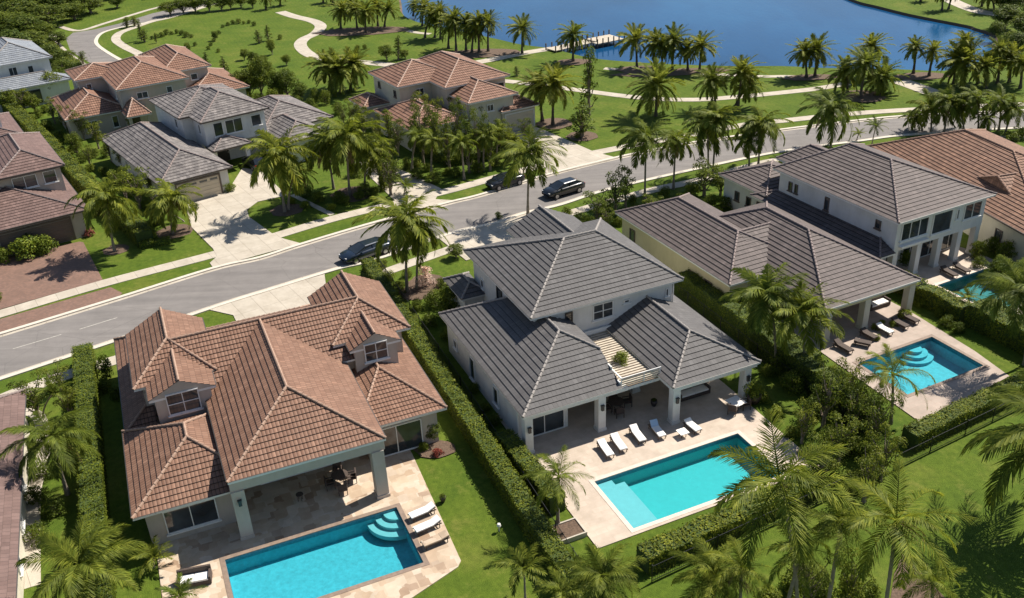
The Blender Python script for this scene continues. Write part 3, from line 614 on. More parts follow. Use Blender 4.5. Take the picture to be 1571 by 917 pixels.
h.hip(-15.5, -7.5, 8.9, 22.6, 3.05, 5.0, clips=(ul(-13.4),))
h.hip(-1.4, 4.85, 2.05, 20.0, 3.05, 4.15, ridge=((1.7, 7.4), (1.7, 16.5)), clips=(ur(-.75),))
h.hip(-11.5, 1.0, 16.0, 21.0, 3.05, 4.3)
h.walls((-15.05, -9.72, .45, 9.4, 0, 2.9), (-14.95, -9.0, 9.4, 22, 0, 2.92), (-13.2, -9.6, 7.97, 12, 2.8, 5.44), (-13.85, -9.4, 10.4, 17.6, 2.92, 4.86), (-13.8, -9.5, 10.6, 17.6, 4.86, 5.45), (-11.2, 1.7, 8.9, 17.0, 0, 4.65),
        (-.7, 4.25, 2.6, 19.5, 0, 2.9), (.3, 3.4, 8.17, 12, 2.9, 5.32), (-.5, 4.3, 10.0, 17.0, 2.95, 5.4), (-9.7, -.71, 3.4, 8.9, 0, 4.44), (-11, .6, 17, 20.5, 0, 2.9),
        (-10.0, -.45, -1.35, -.75, 3.72, 4.43), (-9.98, -9.4, -.74, .44, 3.0, 4.43), (-1.05, -.5, -.74, 3.4, 3.72, 4.43), (-9.98, -9.71, .46, 3.39, 2.9, 4.43))
h.part('loggia_ceiling', 'cream_stucco', (-9.39, -1.06, -.74, 3.38, 4.3, 4.42))
h.column(-9.62, -1.05, .78, 3.72, True); h.column(-.95, -1.05, .78, 3.72)
h.win('r', -12.5, .45, .65, 3.1, 1.75, 2, 1); h.win('r', 1.3, 2.6, .12, 3.6, 2.3, 2, 1, name='sliding_door'); h.win('r', -5.2, 3.4, .1, 5.6, 2.5, 3, 1, name='sliding_door')
h.win('r', -11.45, 7.95, 4.2, 2.1, 1.6, 2, 2); h.win('r', 1.85, 8.15, 4.35, 1.7, 1.45, 2, 2); h.win('l', -15.05, 5, .9, 1.2, 1.2); h.win('R', 4.25, 6.5, .9, 1.2, 1.2); h.win('R', 4.25, 12, .9, 1.2, 1.2)
h.win('f', -12, 22, .8, 1.6, 1.4); h.win('f', 2, 19.5, .8, 1.6, 1.4)
h.part('front_door', 'door_dark', (-5.5, -4.2, 20.5, 20.56, .05, 2.3)); h.done()

# house 2: grey flat tiles, two storeys
h = House('grey_roofed_villa', 'white two storey villa with charcoal tile roofs and a slatted roof terrace', 'house', F2, 'white_stucco', 'grey_tiles', 'grey_cap', course=.44)
h.hip(-3.05, 9.95, 6.6, 19.7, 6.1, 8.6, ridge=((2.9, 12.9), (5.7, 12.9)))
h.hip(1.7, 8.1, 14.5, 21.6, 6.12, 7.7, ridge=((4.9, 14.5), (4.9, 21.6)), ends=('gable', 'gable'))
h.hip(-7.1, 3.6, -.55, 15.3, 3.3, 5.7, ridge=((-1.7, 4.75), (-1.7, 11.0)), clips=(ul(.45),))
h.hip(3.45, 10.75, -2.25, 12.0, 3.3, 4.98, ridge=((7.1, 1.4), (7.1, 8.5)))
h.hip(-4.6, -2.0, 16.8, 21.0, 3.2, 3.9, clips=(ul(-2.45),))
h.walls((-2.5, 9.4, 7.25, 19.1, 0, 5.95), (2.1, 7.7, 19.1, 21.3, 0, 5.95), (-6.7, -2.9, 1.2, 14.8, 0, 3.13), (-2.9, -2.51, 4.9, 14.8, 0, 3.13), (-2.5, 9.4, 4.9, 7.25, 0, 2.95), (-4.2, -2.51, 17.2, 20.6, 0, 3.0), (9.41, 10.3, 4.9, 11.6, 0, 3.1),
        (-6.95, 1.0, -.42, .1, 2.86, 3.13), (3.6, 10.6, -2.1, -1.55, 2.86, 3.13), (3.6, 4.05, -1.54, 4.89, 2.86, 3.13), (10.15, 10.6, -1.54, 4.89, 2.86, 3.13), (.36, .47, -.3, 5.0, 3.14, 3.6), (.36, .47, .9, 5.0, 3.6, 4.2), (.36, .47, 2.6, 5.0, 4.2, 4.6), (.46, 3.59, -.3, .1, 2.8, 3.03), (-6.94, -6.5, .11, 1.19, 2.86, 3.13))
for c_ in ((-6.62, -.12, True), (-1.05, -.12, True), (3.95, -1.75, True), (9.9, -1.75, True), (3.5, 2.9, False), (2.9, 4.2, False)): h.column(c_[0], c_[1], .58, 2.86, c_[2])
h.part('loggia_ceiling', 'cream_stucco', (-2.88, 3.58, .12, 4.88, 2.93, 3.02))
h.part('terrace_floor', 'wood_deck', (.5, 4.4, -.28, 7.24, 3.04, 3.1)); dk = MB()
for i in range(24): dk.box(.62, 4.35, .0 + i * .3, .17 + i * .3, 3.11, 3.16)
dk.build('deck_slats', 'weathered_wood', h.r)
fr_ = h.part('terrace_railing', 'trim_white', (.5, 3.7, -.3, -.24, 3.85, 3.91), (.5, .56, -.3, -.24, 3.1, 3.85), (2.3, 2.36, -.3, -.24, 3.1, 3.85), (3.6, 3.66, -.3, -.24, 3.1, 3.85), (.48, .58, -.23, 6.8, 3.85, 3.91), (.6, 4.2, 6.95, 7.1, 3.18, 3.5))
h.part('lattice_panel', 'weathered_wood', *[(.58, 3.58, -.29, -.26, 3.16 + i * .17, 3.26 + i * .17) for i in range(4)])
h.win('r', -4.75, 1.2, .12, 3.1, 2.35, 2, 1, name='sliding_door'); h.win('r', -.3, 4.9, .1, 3.0, 2.4, 2, 1, name='sliding_door'); h.win('r', 6.6, 4.9, .1, 4.2, 2.4, 3, 1, name='sliding_door')
h.win('r', 3.25, 7.25, 4.15, 1.75, 1.35, 2, 2); h.win('r', .35, 7.25, 4.3, .62, 1.15, 1, 1, frame='door_dark'); h.win('r', -.85, 7.25, 4.9, .6, .35, 1, 1); h.win('r', 5.3, 7.25, 4.95, .5, .3, 1, 1); h.win('r', 8.9, 7.25, 4.6, .3, .7, 1, 1)
h.win('l', -2.5, 13.6, 4.1, 1.0, 1.4, 1, 1, frame='door_dark'); h.win('l', -2.5, 17.2, 3.6, .6, .8, 1, 1); h.win('l', -6.7, 5.0, .8, .9, 1.5, 1, 1); h.win('l', -6.7, 9.5, .3, 1.0, 2.0, 1, 1); h.win('l', -6.7, 13, 1.2, .7, .8, 1, 1)
dp = MB(); dp.bar((9.46, 7.2, 3.6), (9.46, 7.2, 5.9), .05); dp.build('downpipe', 'trim_white', h.r); dp = MB(); dp.bar((-6.76, 1.15, .1), (-6.76, 1.15, 3.1), .05); dp.build('downpipe', 'trim_white', h.r); h.win('R', 9.4, 12, 4, 1.2, 1.2); h.win('f', 5, 21.3, 4, 2, 1.3); h.done()

# house 3: brown-grey single storey, yellow walls
h = House('yellow_walled_bungalow', 'single storey house with yellow walls and dark brown roof behind the pink terrace', 'house', F3, 'yellow_stucco', 'brown_grey_tiles', 'brown_cap', course=.44)
h.hip(-.05, 8.6, -.1, 17.6, 3.3, 5.3, ridge=((4.3, 4.6), (4.3, 13.4)))
h.hip(4.3, 8.9, .2, 8.8, 3.32, 5.28, ridge=((4.3, 4.5), (8.9, 4.5)), ends=('gable', 'gable'))
h.hip(3.75, 13.75, -7.1, 12.0, 3.3, 5.85, ridge=((8.75, .9), (8.75, 6.3)))
h.walls((.45, 8.1, .45, 17.1, 0, 3.13), (4.3, 13.2, -2.4, 11.5, 0, 3.14), (4.2, 13.6, -6.9, -6.4, 2.8, 3.13), (4.2, 4.7, -6.39, -2.41, 2.8, 3.13), (13.1, 13.6, -6.39, -2.41, 2.8, 3.13))
for u_ in (4.5, 8.5, 13.3): h.column(u_, -6.55, .6, 2.8, mat='cream_stucco')
h.part('loggia_ceiling', 'cream_stucco', (4.71, 13.09, -6.39, -2.42, 2.98, 3.12))
h.win('l', .45, 15.2, .9, .9, 1.4, 1, 1, frame='trim_brown'); h.win('l', .45, 5.9, 1.4, .5, .6, 1, 1, frame='trim_brown'); h.win('l', .45, 3.3, .8, 1.1, 1.3, 1, 1, frame='trim_brown'); h.win('r', 2.4, .45, .3, 1.6, 2, 2, 1, frame='trim_brown')
h.win('r', 6.4, -2.4, .1, 3, 2.4, 2, 1, name='sliding_door', frame='door_dark'); h.win('r', 10.8, -2.4, .1, 3.4, 2.4, 2, 1, name='sliding_door', frame='door_dark'); h.win('R', 13.2, 3, .9, 1.4, 1.3); h.win('f', 4, 17.1, .9, 1.6, 1.3)
dp = MB(); dp.tube([(13.8, -7.0, 3.15), (14.0, -7.1, 2.9), (13.9, -6.9, 2.6), (13.72, -6.6, 2.5), (13.72, -6.6, .1)], [.05] * 5); dp.build('downpipe', 'gutter_dark', h.r); h.done()

# house 4: white two storey
h = House('white_two_storey_house', 'tall white house with grey hip roof and upper windows over the green pool', 'house', F4, 'white_stucco', 'brown_grey_tiles', 'brown_cap', course=.44)
h.hip(-.45, 11.5, -.15, 15.6, 6.05, 8.35, ridge=((5.6, 6.9), (5.6, 12.0)))
h.hip(1.6, 7.5, 13.0, 17.5, 6.1, 7.3, ridge=((4.5, 13.0), (4.5, 16.0)), ends=('gable', 'hip'))
h.hip(-1.3, 6.0, 15.3, 22.7, 3.3, 4.75)
h.hip(-1.8, 8, .1, 17.0, 3.05, 5.0, clips=(ul(.03),))
h.walls((.05, 11.0, .35, 15.1, 3.0, 5.9), (.05, 11.0, 2.4, 15.1, 0, 3.0), (-.9, 5.6, 15.1, 22.2, 0, 3.14), (-1.3, .04, 1.0, 15.1, 0, 2.88), (2.0, 7.1, 15.1, 17, 3.3, 5.9))
for u_ in (.4, 3.3, 5.9, 8.4, 10.7): h.column(u_, .65, .55, 3.0)
h.win('r', 2.2, .35, 3.9, 3.2, 1.7, 3, 1); h.win('r', 5.55, .35, 3.6, 2.4, 2.0, 1, 1, frame='trim_white'); h.win('r', 7.45, .35, 4.4, .35, 1.0, 1, 1); h.win('r', 9.35, .35, 4.1, 2.2, 1.5, 2, 1)
h.win('r', 1.9, 2.4, .1, 2.2, 2.5, 2, 1, name='sliding_door'); h.win('r', 4.6, 2.4, .1, 2.0, 2.5, 2, 1, name='sliding_door'); h.win('r', 7.1, 2.4, .1, 2.2, 2.5, 2, 1, name='sliding_door'); h.win('r', 9.6, 2.4, .1, 1.8, 2.5, 2, 1, name='sliding_door')
h.win('l', .05, 2.4, 4.5, .6, .8, 1, 1, frame='trim_brown'); h.win('l', .05, 8.6, 4.0, .55, 1.3, 1, 1, frame='trim_brown'); h.win('l', .05, 13.5, 4.3, .5, .9, 1, 1, frame='trim_brown'); h.win('l', .05, 12.7, 4.3, .4, .9, 1, 1, frame='trim_brown')
for v_ in (16.6, 18.2, 20): h.win('l', -.9, v_, 1.2, .7, 1.0, 1, 1, frame='trim_brown')
h.win('R', 11.0, 7, 4, 1.4, 1.3); h.part('balcony_slab', 'trim_white', (.6, 3.9, .0, .34, 3.35, 3.5)); h.done()

# house 5: terracotta right edge
h = House('terracotta_house', 'cream house under a broad rust coloured terracotta roof at the right edge', 'house', F5, 'cream_stucco', 'terracotta_tiles', 'terracotta_cap', trim='trim_brown', course=.42)
h.hip(-.6, 14.5, -8, 19.6, 3.3, 6.3, ridge=((6.6, 6.2), (6.4, 13.2)))
h.hip(2.0, 9.0, -2, 8, 3.35, 5.4, ridge=((2.5, 3), (9, 3)))
h.walls((-.1, 14, -7.5, 19, 0, 3.14)); h.win('l', -.1, -1.5, 1.1, .9, 1.1, 1, 1, frame='trim_brown'); h.win('l', -.1, 4, 1.1, .9, 1.1, 1, 1, frame='trim_brown'); h.win('r', 4, -7.5, .3, 3, 2.2, 2, 1, name='sliding_door'); h.done()

# house 0: sliver at lower left
h = House('plum_roofed_house', 'cream house with plum brown roof cut off by the lower left edge', 'house', F0, 'cream_stucco', 'plum_tiles', 'brown_cap', course=.44)
h.hip(-9.5, 0, -20, 4.6, 3.0, 5.1); 
h.walls((-9, -.5, -19.5, 4.1, 0, 2.86)); h.win('R', -.5, -4.5, .8, 1.0, 1.2, 1, 1); h.win('R', -.5, -8.5, .8, 1.2, 1.3, 1, 1); h.win('R', -.5, -12.5, .8, 1.0, 1.3, 1, 1); h.done()

# across the street
h = House('plum_roofed_garage_house', 'two storey house with plum roofs and brown garage behind the red paver driveway', 'house', FA, 'taupe_stucco', 'plum_tiles', 'brown_cap', trim='trim_brown', course=.44)
h.hip(-6.6, .25, 5.0, 18.8, 6.5, 8.0); h.hip(-14, -5.5, 3.5, 16, 6.5, 8.0, clips=(ul(-6.65),)); h.hip(-12.5, .6, -.7, 17, 3.15, 5.4, ridge=((-6, 5.8), (-6, 10.5)))
h.walls((-13, -.2, 5.6, 18.2, 0, 6.35), (-12, 0, .1, 16.4, 0, 3.0)); h.garage('r', -4.7, .1, 6.6, 2.35, 'garage_brown')
h.win('r', -3.9, 5.6, 4.75, 2.4, 1.35, 2, 1, frame='trim_white'); h.win('r', -1.4, 5.6, 4.75, 1.3, 1.35, 1, 1); h.win('r', -8.5, 5.6, 4.75, 2, 1.3, 2, 1); h.win('R', -.2, 10, 4.6, 1.2, 1.2); h.win('R', -.0, 3.0, 1.0, 1.0, 1.2); h.done()

h = House('grey_garage_house', 'white house with mottled grey roofs and tan garage on the concrete driveway', 'house', FB, 'white_stucco', 'mottled_grey_tiles', 'brown_cap', trim='trim_brown', course=.46)
h.hip(-8.4, .1, .3, 22.4, 3.0, 5.0); h.hip(-1.2, 8.9, 12.3, 23.3, 6.2, 8.0); h.hip(.1, 8.95, 8.5, 20, 6.22, 8.05, ridge=((4.7, 13.4), (4.7, 16)))
h.hip(7.6, 17.6, 9.0, 22, 3.0, 5.1); h.hip(8.4, 14.2, 3.6, 13, 3.0, 4.4); h.hip(.4, 5.2, 6.7, 11, 3.05, 3.9, clips=(lambda p: 9.2 - p.y,))
h.walls((-7.9, -.4, .8, 21.9, 0, 2.85), (-.7, 8.4, 12.8, 22.8, 0, 6.05), (.6, 8.4, 9.1, 12.8, 2.9, 6.05), (.6, 8.4, 11.2, 12.8, 0, 2.9), (8.1, 17.1, 9.5, 21.5, 0, 2.85), (8.9, 13.7, 4.1, 9.5, 0, 2.85))
h.garage('r', -4.0, .8, 4.9, 2.3, 'garage_tan', True); h.win('r', 2.3, 9.1, 4.0, 1.2, 1.7, 1, 1); h.win('r', 4.3, 9.1, 4.0, 2.2, 1.7, 2, 1); h.win('r', 7.2, 9.1, 4.2, 1.3, 1.4, 1, 1)
h.column(.9, 8.0, .5, 2.9); h.column(5.0, 8.0, .5, 2.9); h.part('entrance_door', 'door_dark', (2.2, 3.8, 11.08, 11.17, .05, 2.4)); h.win('l', -.7, 15, 4.3, .8, 1.2, 1, 1); h.win('l', .6, 10.6, 4.3, .7, 1.2, 1, 1); h.win('l', -7.9, 14, 1.0, .7, 1.1, 1, 1); h.win('l', -7.9, 17, 1.0, .7, 1.1, 1, 1); h.win('r', 11.3, 4.1, .9, 2, 1.3); h.done()

h = House('red_tiled_villa', 'large villa with several red clay tile roofs behind the mottled grey roofs', 'house', FC, 'taupe_stucco', 'far_clay_tiles', 'pale_cap', course=.48)
h.hip(-.7, 9.1, -.2, 14.5, 6.2, 8.1, ridge=((4.3, 5.4), (4.3, 9.2))); h.hip(-7.7, .8, 1.2, 14, 3.1, 5.0); h.hip(-4.4, 2.5, 9.0, 16, 6.2, 7.4); h.hip(6.5, 13.6, 4.3, 18, 6.22, 7.9); h.hip(8.8, 17.5, .5, 13, 3.2, 5.0); h.hip(-.6, 2.6, -3.4, 1.5, 3.2, 4.9, ridge=((1.0, -1.0), (1.0, -.6)), clips=(lambda p: .3 - p.y,))
h.walls((-.2, 8.6, .3, 14, 0, 6.05), (-7.2, -.2, 1.7, 13.5, 0, 2.95), (-3.9, 2, 9.5, 15.5, 0, 6.05), (8.6, 13.1, 4.8, 17.5, 0, 6.05), (9, 17, 1, 12.5, 0, 3.05))
h.column(-.2, -3.0, .4, 3.05); h.column(2.2, -3.0, .4, 3.05); h.win('r', 2.6, .3, 4.4, 1.5, .9, 2, 1); h.win('r', 6.3, .3, 4.5, .8, .9, 1, 1); h.win('l', -.2, 3.4, 4.2, .6, 1.2, 1, 1); h.win('l', -3.9, 12, 4.4, .8, 1, 1, 1); h.win('r', -2.6, 9.5, 4.6, .7, .8, 1, 1); h.win('r', 11, 4.8, 4.5, 1.0, .9, 1, 1); h.win('r', -4.5, 1.7, .8, 1.6, 1.5); h.part('arched_door', 'door_dark', (.4, 1.6, .2, .29, .05, 2.3)); h.win('r', -1.4, 1.7, .8, .8, 1.6, 1, 1); h.done()

h = House('salmon_roofed_villa', 'cream villa with stepped salmon tile roofs screened by young trees', 'house', FD, 'cream_stucco', 'far_clay_tiles', 'pale_cap', course=.48)
h.hip(-.9, 8.2, -.2, 9.2, 6.1, 8.0); h.hip(3.8, 13.6, -4.6, 9.5, 6.12, 8.1, ridge=((8.7, .4), (8.7, 5.5))); h.hip(4.6, 12.0, -9.2, 1.0, 5.0, 6.55, ridge=((8.3, -5.4), (8.3, -1))); h.hip(9.2, 15.1, -9.5, 4, 3.05, 4.35); h.hip(-3.6, 4.6, -9.0, 2.0, 3.05, 4.7, clips=(lambda p: -1 * (p.y - .0) if p.x > -.4 else 1.0,) if False else ()); h.hip(-4.2, -.3, 4, 9, 3.0, 4.0)
h.walls((-.4, 7.7, .3, 8.7, 0, 5.95), (4.3, 13.1, -4.1, 9.0, 0, 5.95), (5.0, 11.5, -8.7, 0.5, 0, 4.85), (9.6, 14.6, -9.0, 3.5, 0, 2.9), (-3.1, 4.2, -8.5, 1.5, 0, 2.9), (-3.8, -.41, 4.4, 8.6, 0, 2.85))
h.garage('r', 12.2, -9.0, 4.2, 2.25, 'garage_tan'); h.win('l', -.4, 6.8, 4.5, .7, .8, 1, 1, frame='trim_brown'); h.win('l', -.4, 1.8, 4.3, .7, .9, 1, 1, frame='trim_brown'); h.win('r', 2.5, .3, 4.3, 1.2, 1.0); h.win('l', 5.0, -6, 3.6, .8, .9, 1, 1, frame='trim_brown'); h.win('r', 8, -8.7, 3.3, 1, .9); h.win('R', 13.1, 2, 4.2, 1.6, 1.2); h.win('r', 12.4, -4.1, 4.4, 1, .9, 1, 1); h.done()

h = House('blue_grey_roofed_house', 'white two storey house with pale blue grey roof at the left edge', 'house', FE, 'white_stucco', 'blue_grey_tiles', 'grey_cap', course=.5)
h.hip(-9.5, .2, -.2, 14, 6.1, 8.3); h.hip(-22, -8, 2, 16, 6.1, 8.2); h.hip(-14, 1.5, -3.6, 3, 3.1, 4.2, clips=(lambda p: .4 - p.y,))
h.walls((-9, -.3, .3, 13.5, 0, 5.95), (-21, -9, 2.5, 15.5, 0, 5.95), (-13.5, 1, -3.1, .3, 0, 2.95)); h.win('r', -5.7, .3, 4.2, 1.2, 1.3, 2, 1); h.win('r', -3.2, .3, 4.2, .8, 1.1, 1, 1); h.win('r', -5, -3.1, .3, 3.5, 2.1, 3, 1, name='sliding_door', frame='door_dark'); h.done()

h = House('terracotta_outbuilding', 'small pinkish roof with white chimney at the left edge', 'house', Fr(G(5, 215, 3), 33), 'white_stucco', 'plum_tiles', 'brown_cap', course=.5)
h.hip(-10, 2.6, 0, 12, 3.2, 5.0); h.walls((-9.5, 2.1, .5, 11.5, 0, 3.05)); h.part('chimney', 'white_stucco', (-1, .6, 3, 4.2, 3.5, 5.4)); h.win('r', 0, .5, .8, 1.2, 1.2); h.done()
# ---------------------------------------------------------------- foliage meshes
def frond(L, e0, droop, az, pairs, leaf, lw, sag, side_up, rng, segs=2, curl=1.3):
    N = 30; s = np.linspace(0, 1, N + 1); th = e0 - droop * s ** curl; ds = L / N
    r = np.concatenate([[0], np.cumsum(np.cos(th[:-1]) * ds)]); z = np.concatenate([[0], np.cumsum(np.sin(th[:-1]) * ds)])
    ca, sa = math.cos(az), math.sin(az); pos = np.stack([r * ca, r * sa, z], 1); tan = np.stack([np.cos(th) * ca, np.cos(th) * sa, np.sin(th)], 1)
    side = np.array([-sa, ca, 0.]); out = []
    si = np.linspace(.10, .99, pairs); k = (si * N).astype(int).clip(0, N); P = pos[k]; T = tan[k]; U = np.cross(side[None], T) * -1; U = np.where(U[:, 2:3] < 0, -U, U)
    for sg in (-1, 1):
        jit = rng.normal(0, .09, (pairs, 3)); ang = .45 + .75 * si[:, None]; ln = leaf * np.sin(np.pi * (.12 + .80 * si)) ** .6 * rng.uniform(.85, 1.1, pairs)
        d = side[None] * sg * np.cos(ang) + T * np.sin(ang) + U * side_up + jit; d /= np.linalg.norm(d, axis=1, keepdims=True)
        wd = np.cross(d, U); wd /= np.linalg.norm(wd, axis=1, keepdims=True) + 1e-9; wd = wd * .75 + U * .4
        prev = P; pd = d; pw = lw * .75
        for q in range(segs):
            nd = pd.copy(); nd[:, 2] -= sag * (1 if q else .35); nd /= np.linalg.norm(nd, axis=1, keepdims=True); nx = prev + nd * (ln / segs)[:, None]
            nw = lw if q < segs - 1 else lw * .18
            out.append(np.stack([prev - wd * pw / 2, prev + wd * pw / 2, nx + wd * nw / 2, nx - wd * nw / 2], 1)); prev = nx; pd = nd; pw = nw
    # stem as two crossed thin strips
    w_ = .035; a = pos[:-1:3]; b = pos[3::3]; n_ = min(len(a), len(b)); a, b = a[:n_], b[:n_]; tp = np.linspace(1, .3, n_)[:, None] * w_
    out.append(np.stack([a - side * tp, a + side * tp, b + side * tp, b - side * tp], 1)); up = np.array([0, 0, 1.]); out.append(np.stack([a - up * tp, a + up * tp, b + up * tp, b - up * tp], 1))
    return np.concatenate(out)
def crown_mesh(kind, seed):
    rng = np.random.default_rng(seed); q = []
    sp = dict(coconut=(26, 3.5, 1.25, -.6, 1.25, 38, .90, .10, .45, .05), date=(42, 2.9, 1.45, -.75, .85, 30, .58, .085, .12, .18), queen=(24, 3.1, 1.25, -.55, 1.4, 34, .80, .095, .5, .05), sparse=(15, 3.3, 1.35, -.3, 1.5, 60, .72, .042, .35, .05), fine=(24, 3.3, 1.25, -.5, 1.4, 62, .82, .050, .5, .05), young=(13, 1.9, 1.4, .1, 1.1, 24, .5, .06, .3, .1))[kind]
    n, L, e_hi, e_lo, droop, pairs, leaf, lw, sag, su = sp; az = rng.uniform(0, 6.28)
    for i in range(n):
        t = (i + .5) / n; az += 2.39996 + rng.normal(0, .12); e0 = e_hi + (e_lo - e_hi) * t ** .8 + rng.normal(0, .08)
        q.append(frond(L * rng.uniform(.85, 1.08) * (.75 + .25 * min(1, t * 3)), e0, droop * rng.uniform(.75, 1.25) * (.8 + .3 * t), az, pairs, leaf, lw, sag * rng.uniform(.7, 1.3), su, rng))
    nd = 0
    if kind != 'young':
        dq = [frond(L * rng.uniform(.55, .8), rng.uniform(-.9, -.5), rng.uniform(.5, .9), rng.uniform(0, 6.28), 18, leaf * .8, lw * .7, sag * 1.4, su, rng) for _ in range(seed % 3 + 1)]; nd = sum(len(x) for x in dq); q += dq
    q = np.concatenate(q); mat = {'coconut': 'coconut_leaf', 'date': 'date_leaf', 'queen': 'queen_leaf', 'young': 'queen_leaf', 'sparse': 'coconut_leaf', 'fine': 'queen_leaf'}[kind]
    return quads_mesh('crown', q.reshape(-1, 3), len(q), mat, 'dead_leaf', nd), L * .9
CROWNS = {k: [crown_mesh(k, 100 + 7 * i + len(k)) for i in range(6)] for k in ('coconut', 'date', 'queen', 'young', 'sparse', 'fine')}
PALMS = []
ORD = 'leftmost,second,third,fourth,fifth,sixth,seventh,eighth,ninth,tenth,eleventh,twelfth,thirteenth,fourteenth,fifteenth,sixteenth,seventeenth,eighteenth,nineteenth,twentieth'.split(',')
def olabel(label, xs, i):
    k = sorted(range(len(xs)), key=lambda j: xs[j]).index(i)
    return label if len(xs) == 1 else label + (', leftmost' if k == 0 else ', rightmost' if k == len(xs) - 1 else ', %s from left' % ORD[k])
def palm(px, py, cx, cy, rpx, kind, label, group=None, world=None, trunk_r=None):
    """base pixel, crown centre pixel, crown radius in photo pixels"""
    b = G(px, py); hgt = height_at(b, cy); c = G(cx, cy, hgt); zc = PR(c[0], c[1], hgt)[2]; R = rpx * zc / FPX
    t = thing('palm_tree', label, 'palm tree', (*b, 0), 0, group); dx, dy = c[0] - b[0], c[1] - b[1]
    tr = trunk_r or {'coconut': .15, 'date': .22, 'queen': .14, 'young': .08, 'sparse': .13, 'fine': .15}[kind]
    pts = []; rad = []; n = max(6, int(hgt / .35))
    for i in range(n + 1):
        s_ = i / n; pts.append((dx * s_ ** 1.6, dy * s_ ** 1.6, hgt * s_ - .1)); rad.append(tr * (1.35 - .5 * min(1, s_ * 4)) * (1 - .25 * s_) * (1.06 if i % 2 else .95))
    mb = MB(); mb.tube(pts, rad, 0, 8); mb.build('trunk', 'palm_bark' if kind != 'date' else 'dark_bark', t, smooth=False)
    me, L = CROWNS[kind][len(PALMS) % 6]; o = link('crown', me, t); s_ = R / L * 1.14; o.location = (dx, dy, hgt - .12); o.scale = (s_, s_, s_ * random.uniform(.85, 1.12)); o.rotation_euler = (random.uniform(-.24, .24), random.uniform(-.24, .24), random.uniform(0, 6.28))
    PALMS.append(t); return t
def blob_leaves(rng, centers, radii, per, leaf, flat=.35):
    c = []; nn = []
    for ce, r in zip(centers, radii):
        k = max(6, int(per * (r ** 2))); v = rng.normal(0, 1, (k, 3)); v /= np.linalg.norm(v, axis=1, keepdims=True); rr = r * rng.uniform(.35, 1.08, (k, 1)) ** .5
        v[:, 2] = np.where(v[:, 2] < -.4, -v[:, 2] * .5, v[:, 2]); c.append(ce + v * rr * np.array([1, 1, .8])); nn.append(v + rng.normal(0, .5, (k, 3)) + np.array([0, 0, flat]))
    c = np.concatenate(c); nn = np.concatenate(nn); nn /= np.linalg.norm(nn, axis=1, keepdims=True); d = np.cross(nn, rng.normal(0, 1, (len(c), 3))); d /= np.linalg.norm(d, axis=1, keepdims=True)
    ln = leaf * rng.uniform(.7, 1.35, len(c)); s_ = np.cross(nn, d); w_ = ln * .55
    p = np.stack([c - d * ln[:, None] * .5, c + s_ * w_[:, None] * .5 - d * ln[:, None] * .08, c + d * ln[:, None] * .5, c - s_ * w_[:, None] * .5 - d * ln[:, None] * .08], 1); return p
def tree_meshes(seed, H, R, shape, mat, leaf, per):
    """trunk mesh and crown mesh of a broadleaf tree of height H and crown radius R"""
    rng = np.random.default_rng(seed); mb = MB(); cs = []; rs = []
    base = {'round': .35, 'tall': .18, 'bush': .08, 'open': .35, 'cone': .1}[shape]; n = {'round': 26, 'tall': 18, 'bush': 16, 'open': 16, 'cone': 20}[shape]
    top = H * .8; lean = rng.normal(0, .04 * H, 2)
    ts = [(lean[0] * s, lean[1] * s, top * s) for s in np.linspace(0, 1, 7)]; r0 = .035 * H + .03
    if shape != 'bush': mb.tube(ts, [r0 * (1 - .8 * s) for s in np.linspace(0, 1, 7)], 0, 7)
    for i in range(n):
        t = (i + .5) / n; z = H * (base + (1 - base) * t * .92); zz = (z / H - base) / (1 - base)
        if shape == 'round': er = R * math.sqrt(max(.05, 1 - (2 * zz - .9) ** 2)) 
        elif shape == 'tall': er = R * (.95 - .55 * zz)
        elif shape == 'cone': er = R * (1.02 - .95 * zz)
        elif shape == 'open': er = R * (.5 + .5 * zz)
        else: er = R * math.sqrt(max(.05, 1 - zz ** 2))
        a = i * 2.4 + rng.normal(0, .3); rr = er * rng.uniform(.3, .85); c = np.array([rr * math.cos(a) + lean[0] * zz, rr * math.sin(a) + lean[1] * zz, z]); cs.append(c); rs.append((R * {'round': .42, 'tall': .5, 'bush': .5, 'open': .34, 'cone': .42}[shape]) * rng.uniform(.7, 1.15) * (.6 if (shape == 'cone' and zz > .7) else 1))
        k = min(5, int(zz * 4 + 1)); s0 = Vector(ts[k]); s0.z = min(s0.z, z * .8); mb.tube([s0, s0.lerp(Vector(c), .55) + Vector((0, 0, -.05 * H)), Vector(c)], [r0 * .42, r0 * .28, r0 * .1], 0, 5)
    q = blob_leaves(rng, cs, rs, per, leaf)
    return (mb, quads_mesh('crown', q.reshape(-1, 3), len(q), mat))
TM = {}
def reg(key, *a):
    L = []
    for i in range(3):
        mb, cm = tree_meshes(hash(key) % 0 + 31 * i + sum(map(ord, key)) if False else 31 * i + sum(map(ord, key)), *a); o = mb.build('trunk', 'bark'); me = o.data; bpy.data.objects.remove(o); L.append((me, cm, a[0], a[1]))
    TM[key] = L
reg('round', 6, 2.6, 'round', 'tree_leaf', .30, 130); reg('dark', 7, 2.8, 'round', 'dark_leaf', .34, 120); reg('tall', 6, 1.2, 'tall', 'tree_leaf', .22, 240)
reg('bush', 1.5, 1.1, 'bush', 'tree_leaf', .15, 420); reg('bright', 1.4, 1.1, 'bush', 'bright_leaf', .17, 380); reg('open', 5.5, 2.2, 'open', 'tree_leaf', .24, 190); reg('loose', 5.5, 2.2, 'open', 'loose_leaf', .20, 230); reg('cone', 4, 1.1, 'cone', 'dark_leaf', .22, 240)
reg('pink', 2.2, .9, 'bush', 'pink_flower', .14, 420); reg('redbush', .9, .7, 'bush', 'red_leaf', .16, 400)
NT = [0]
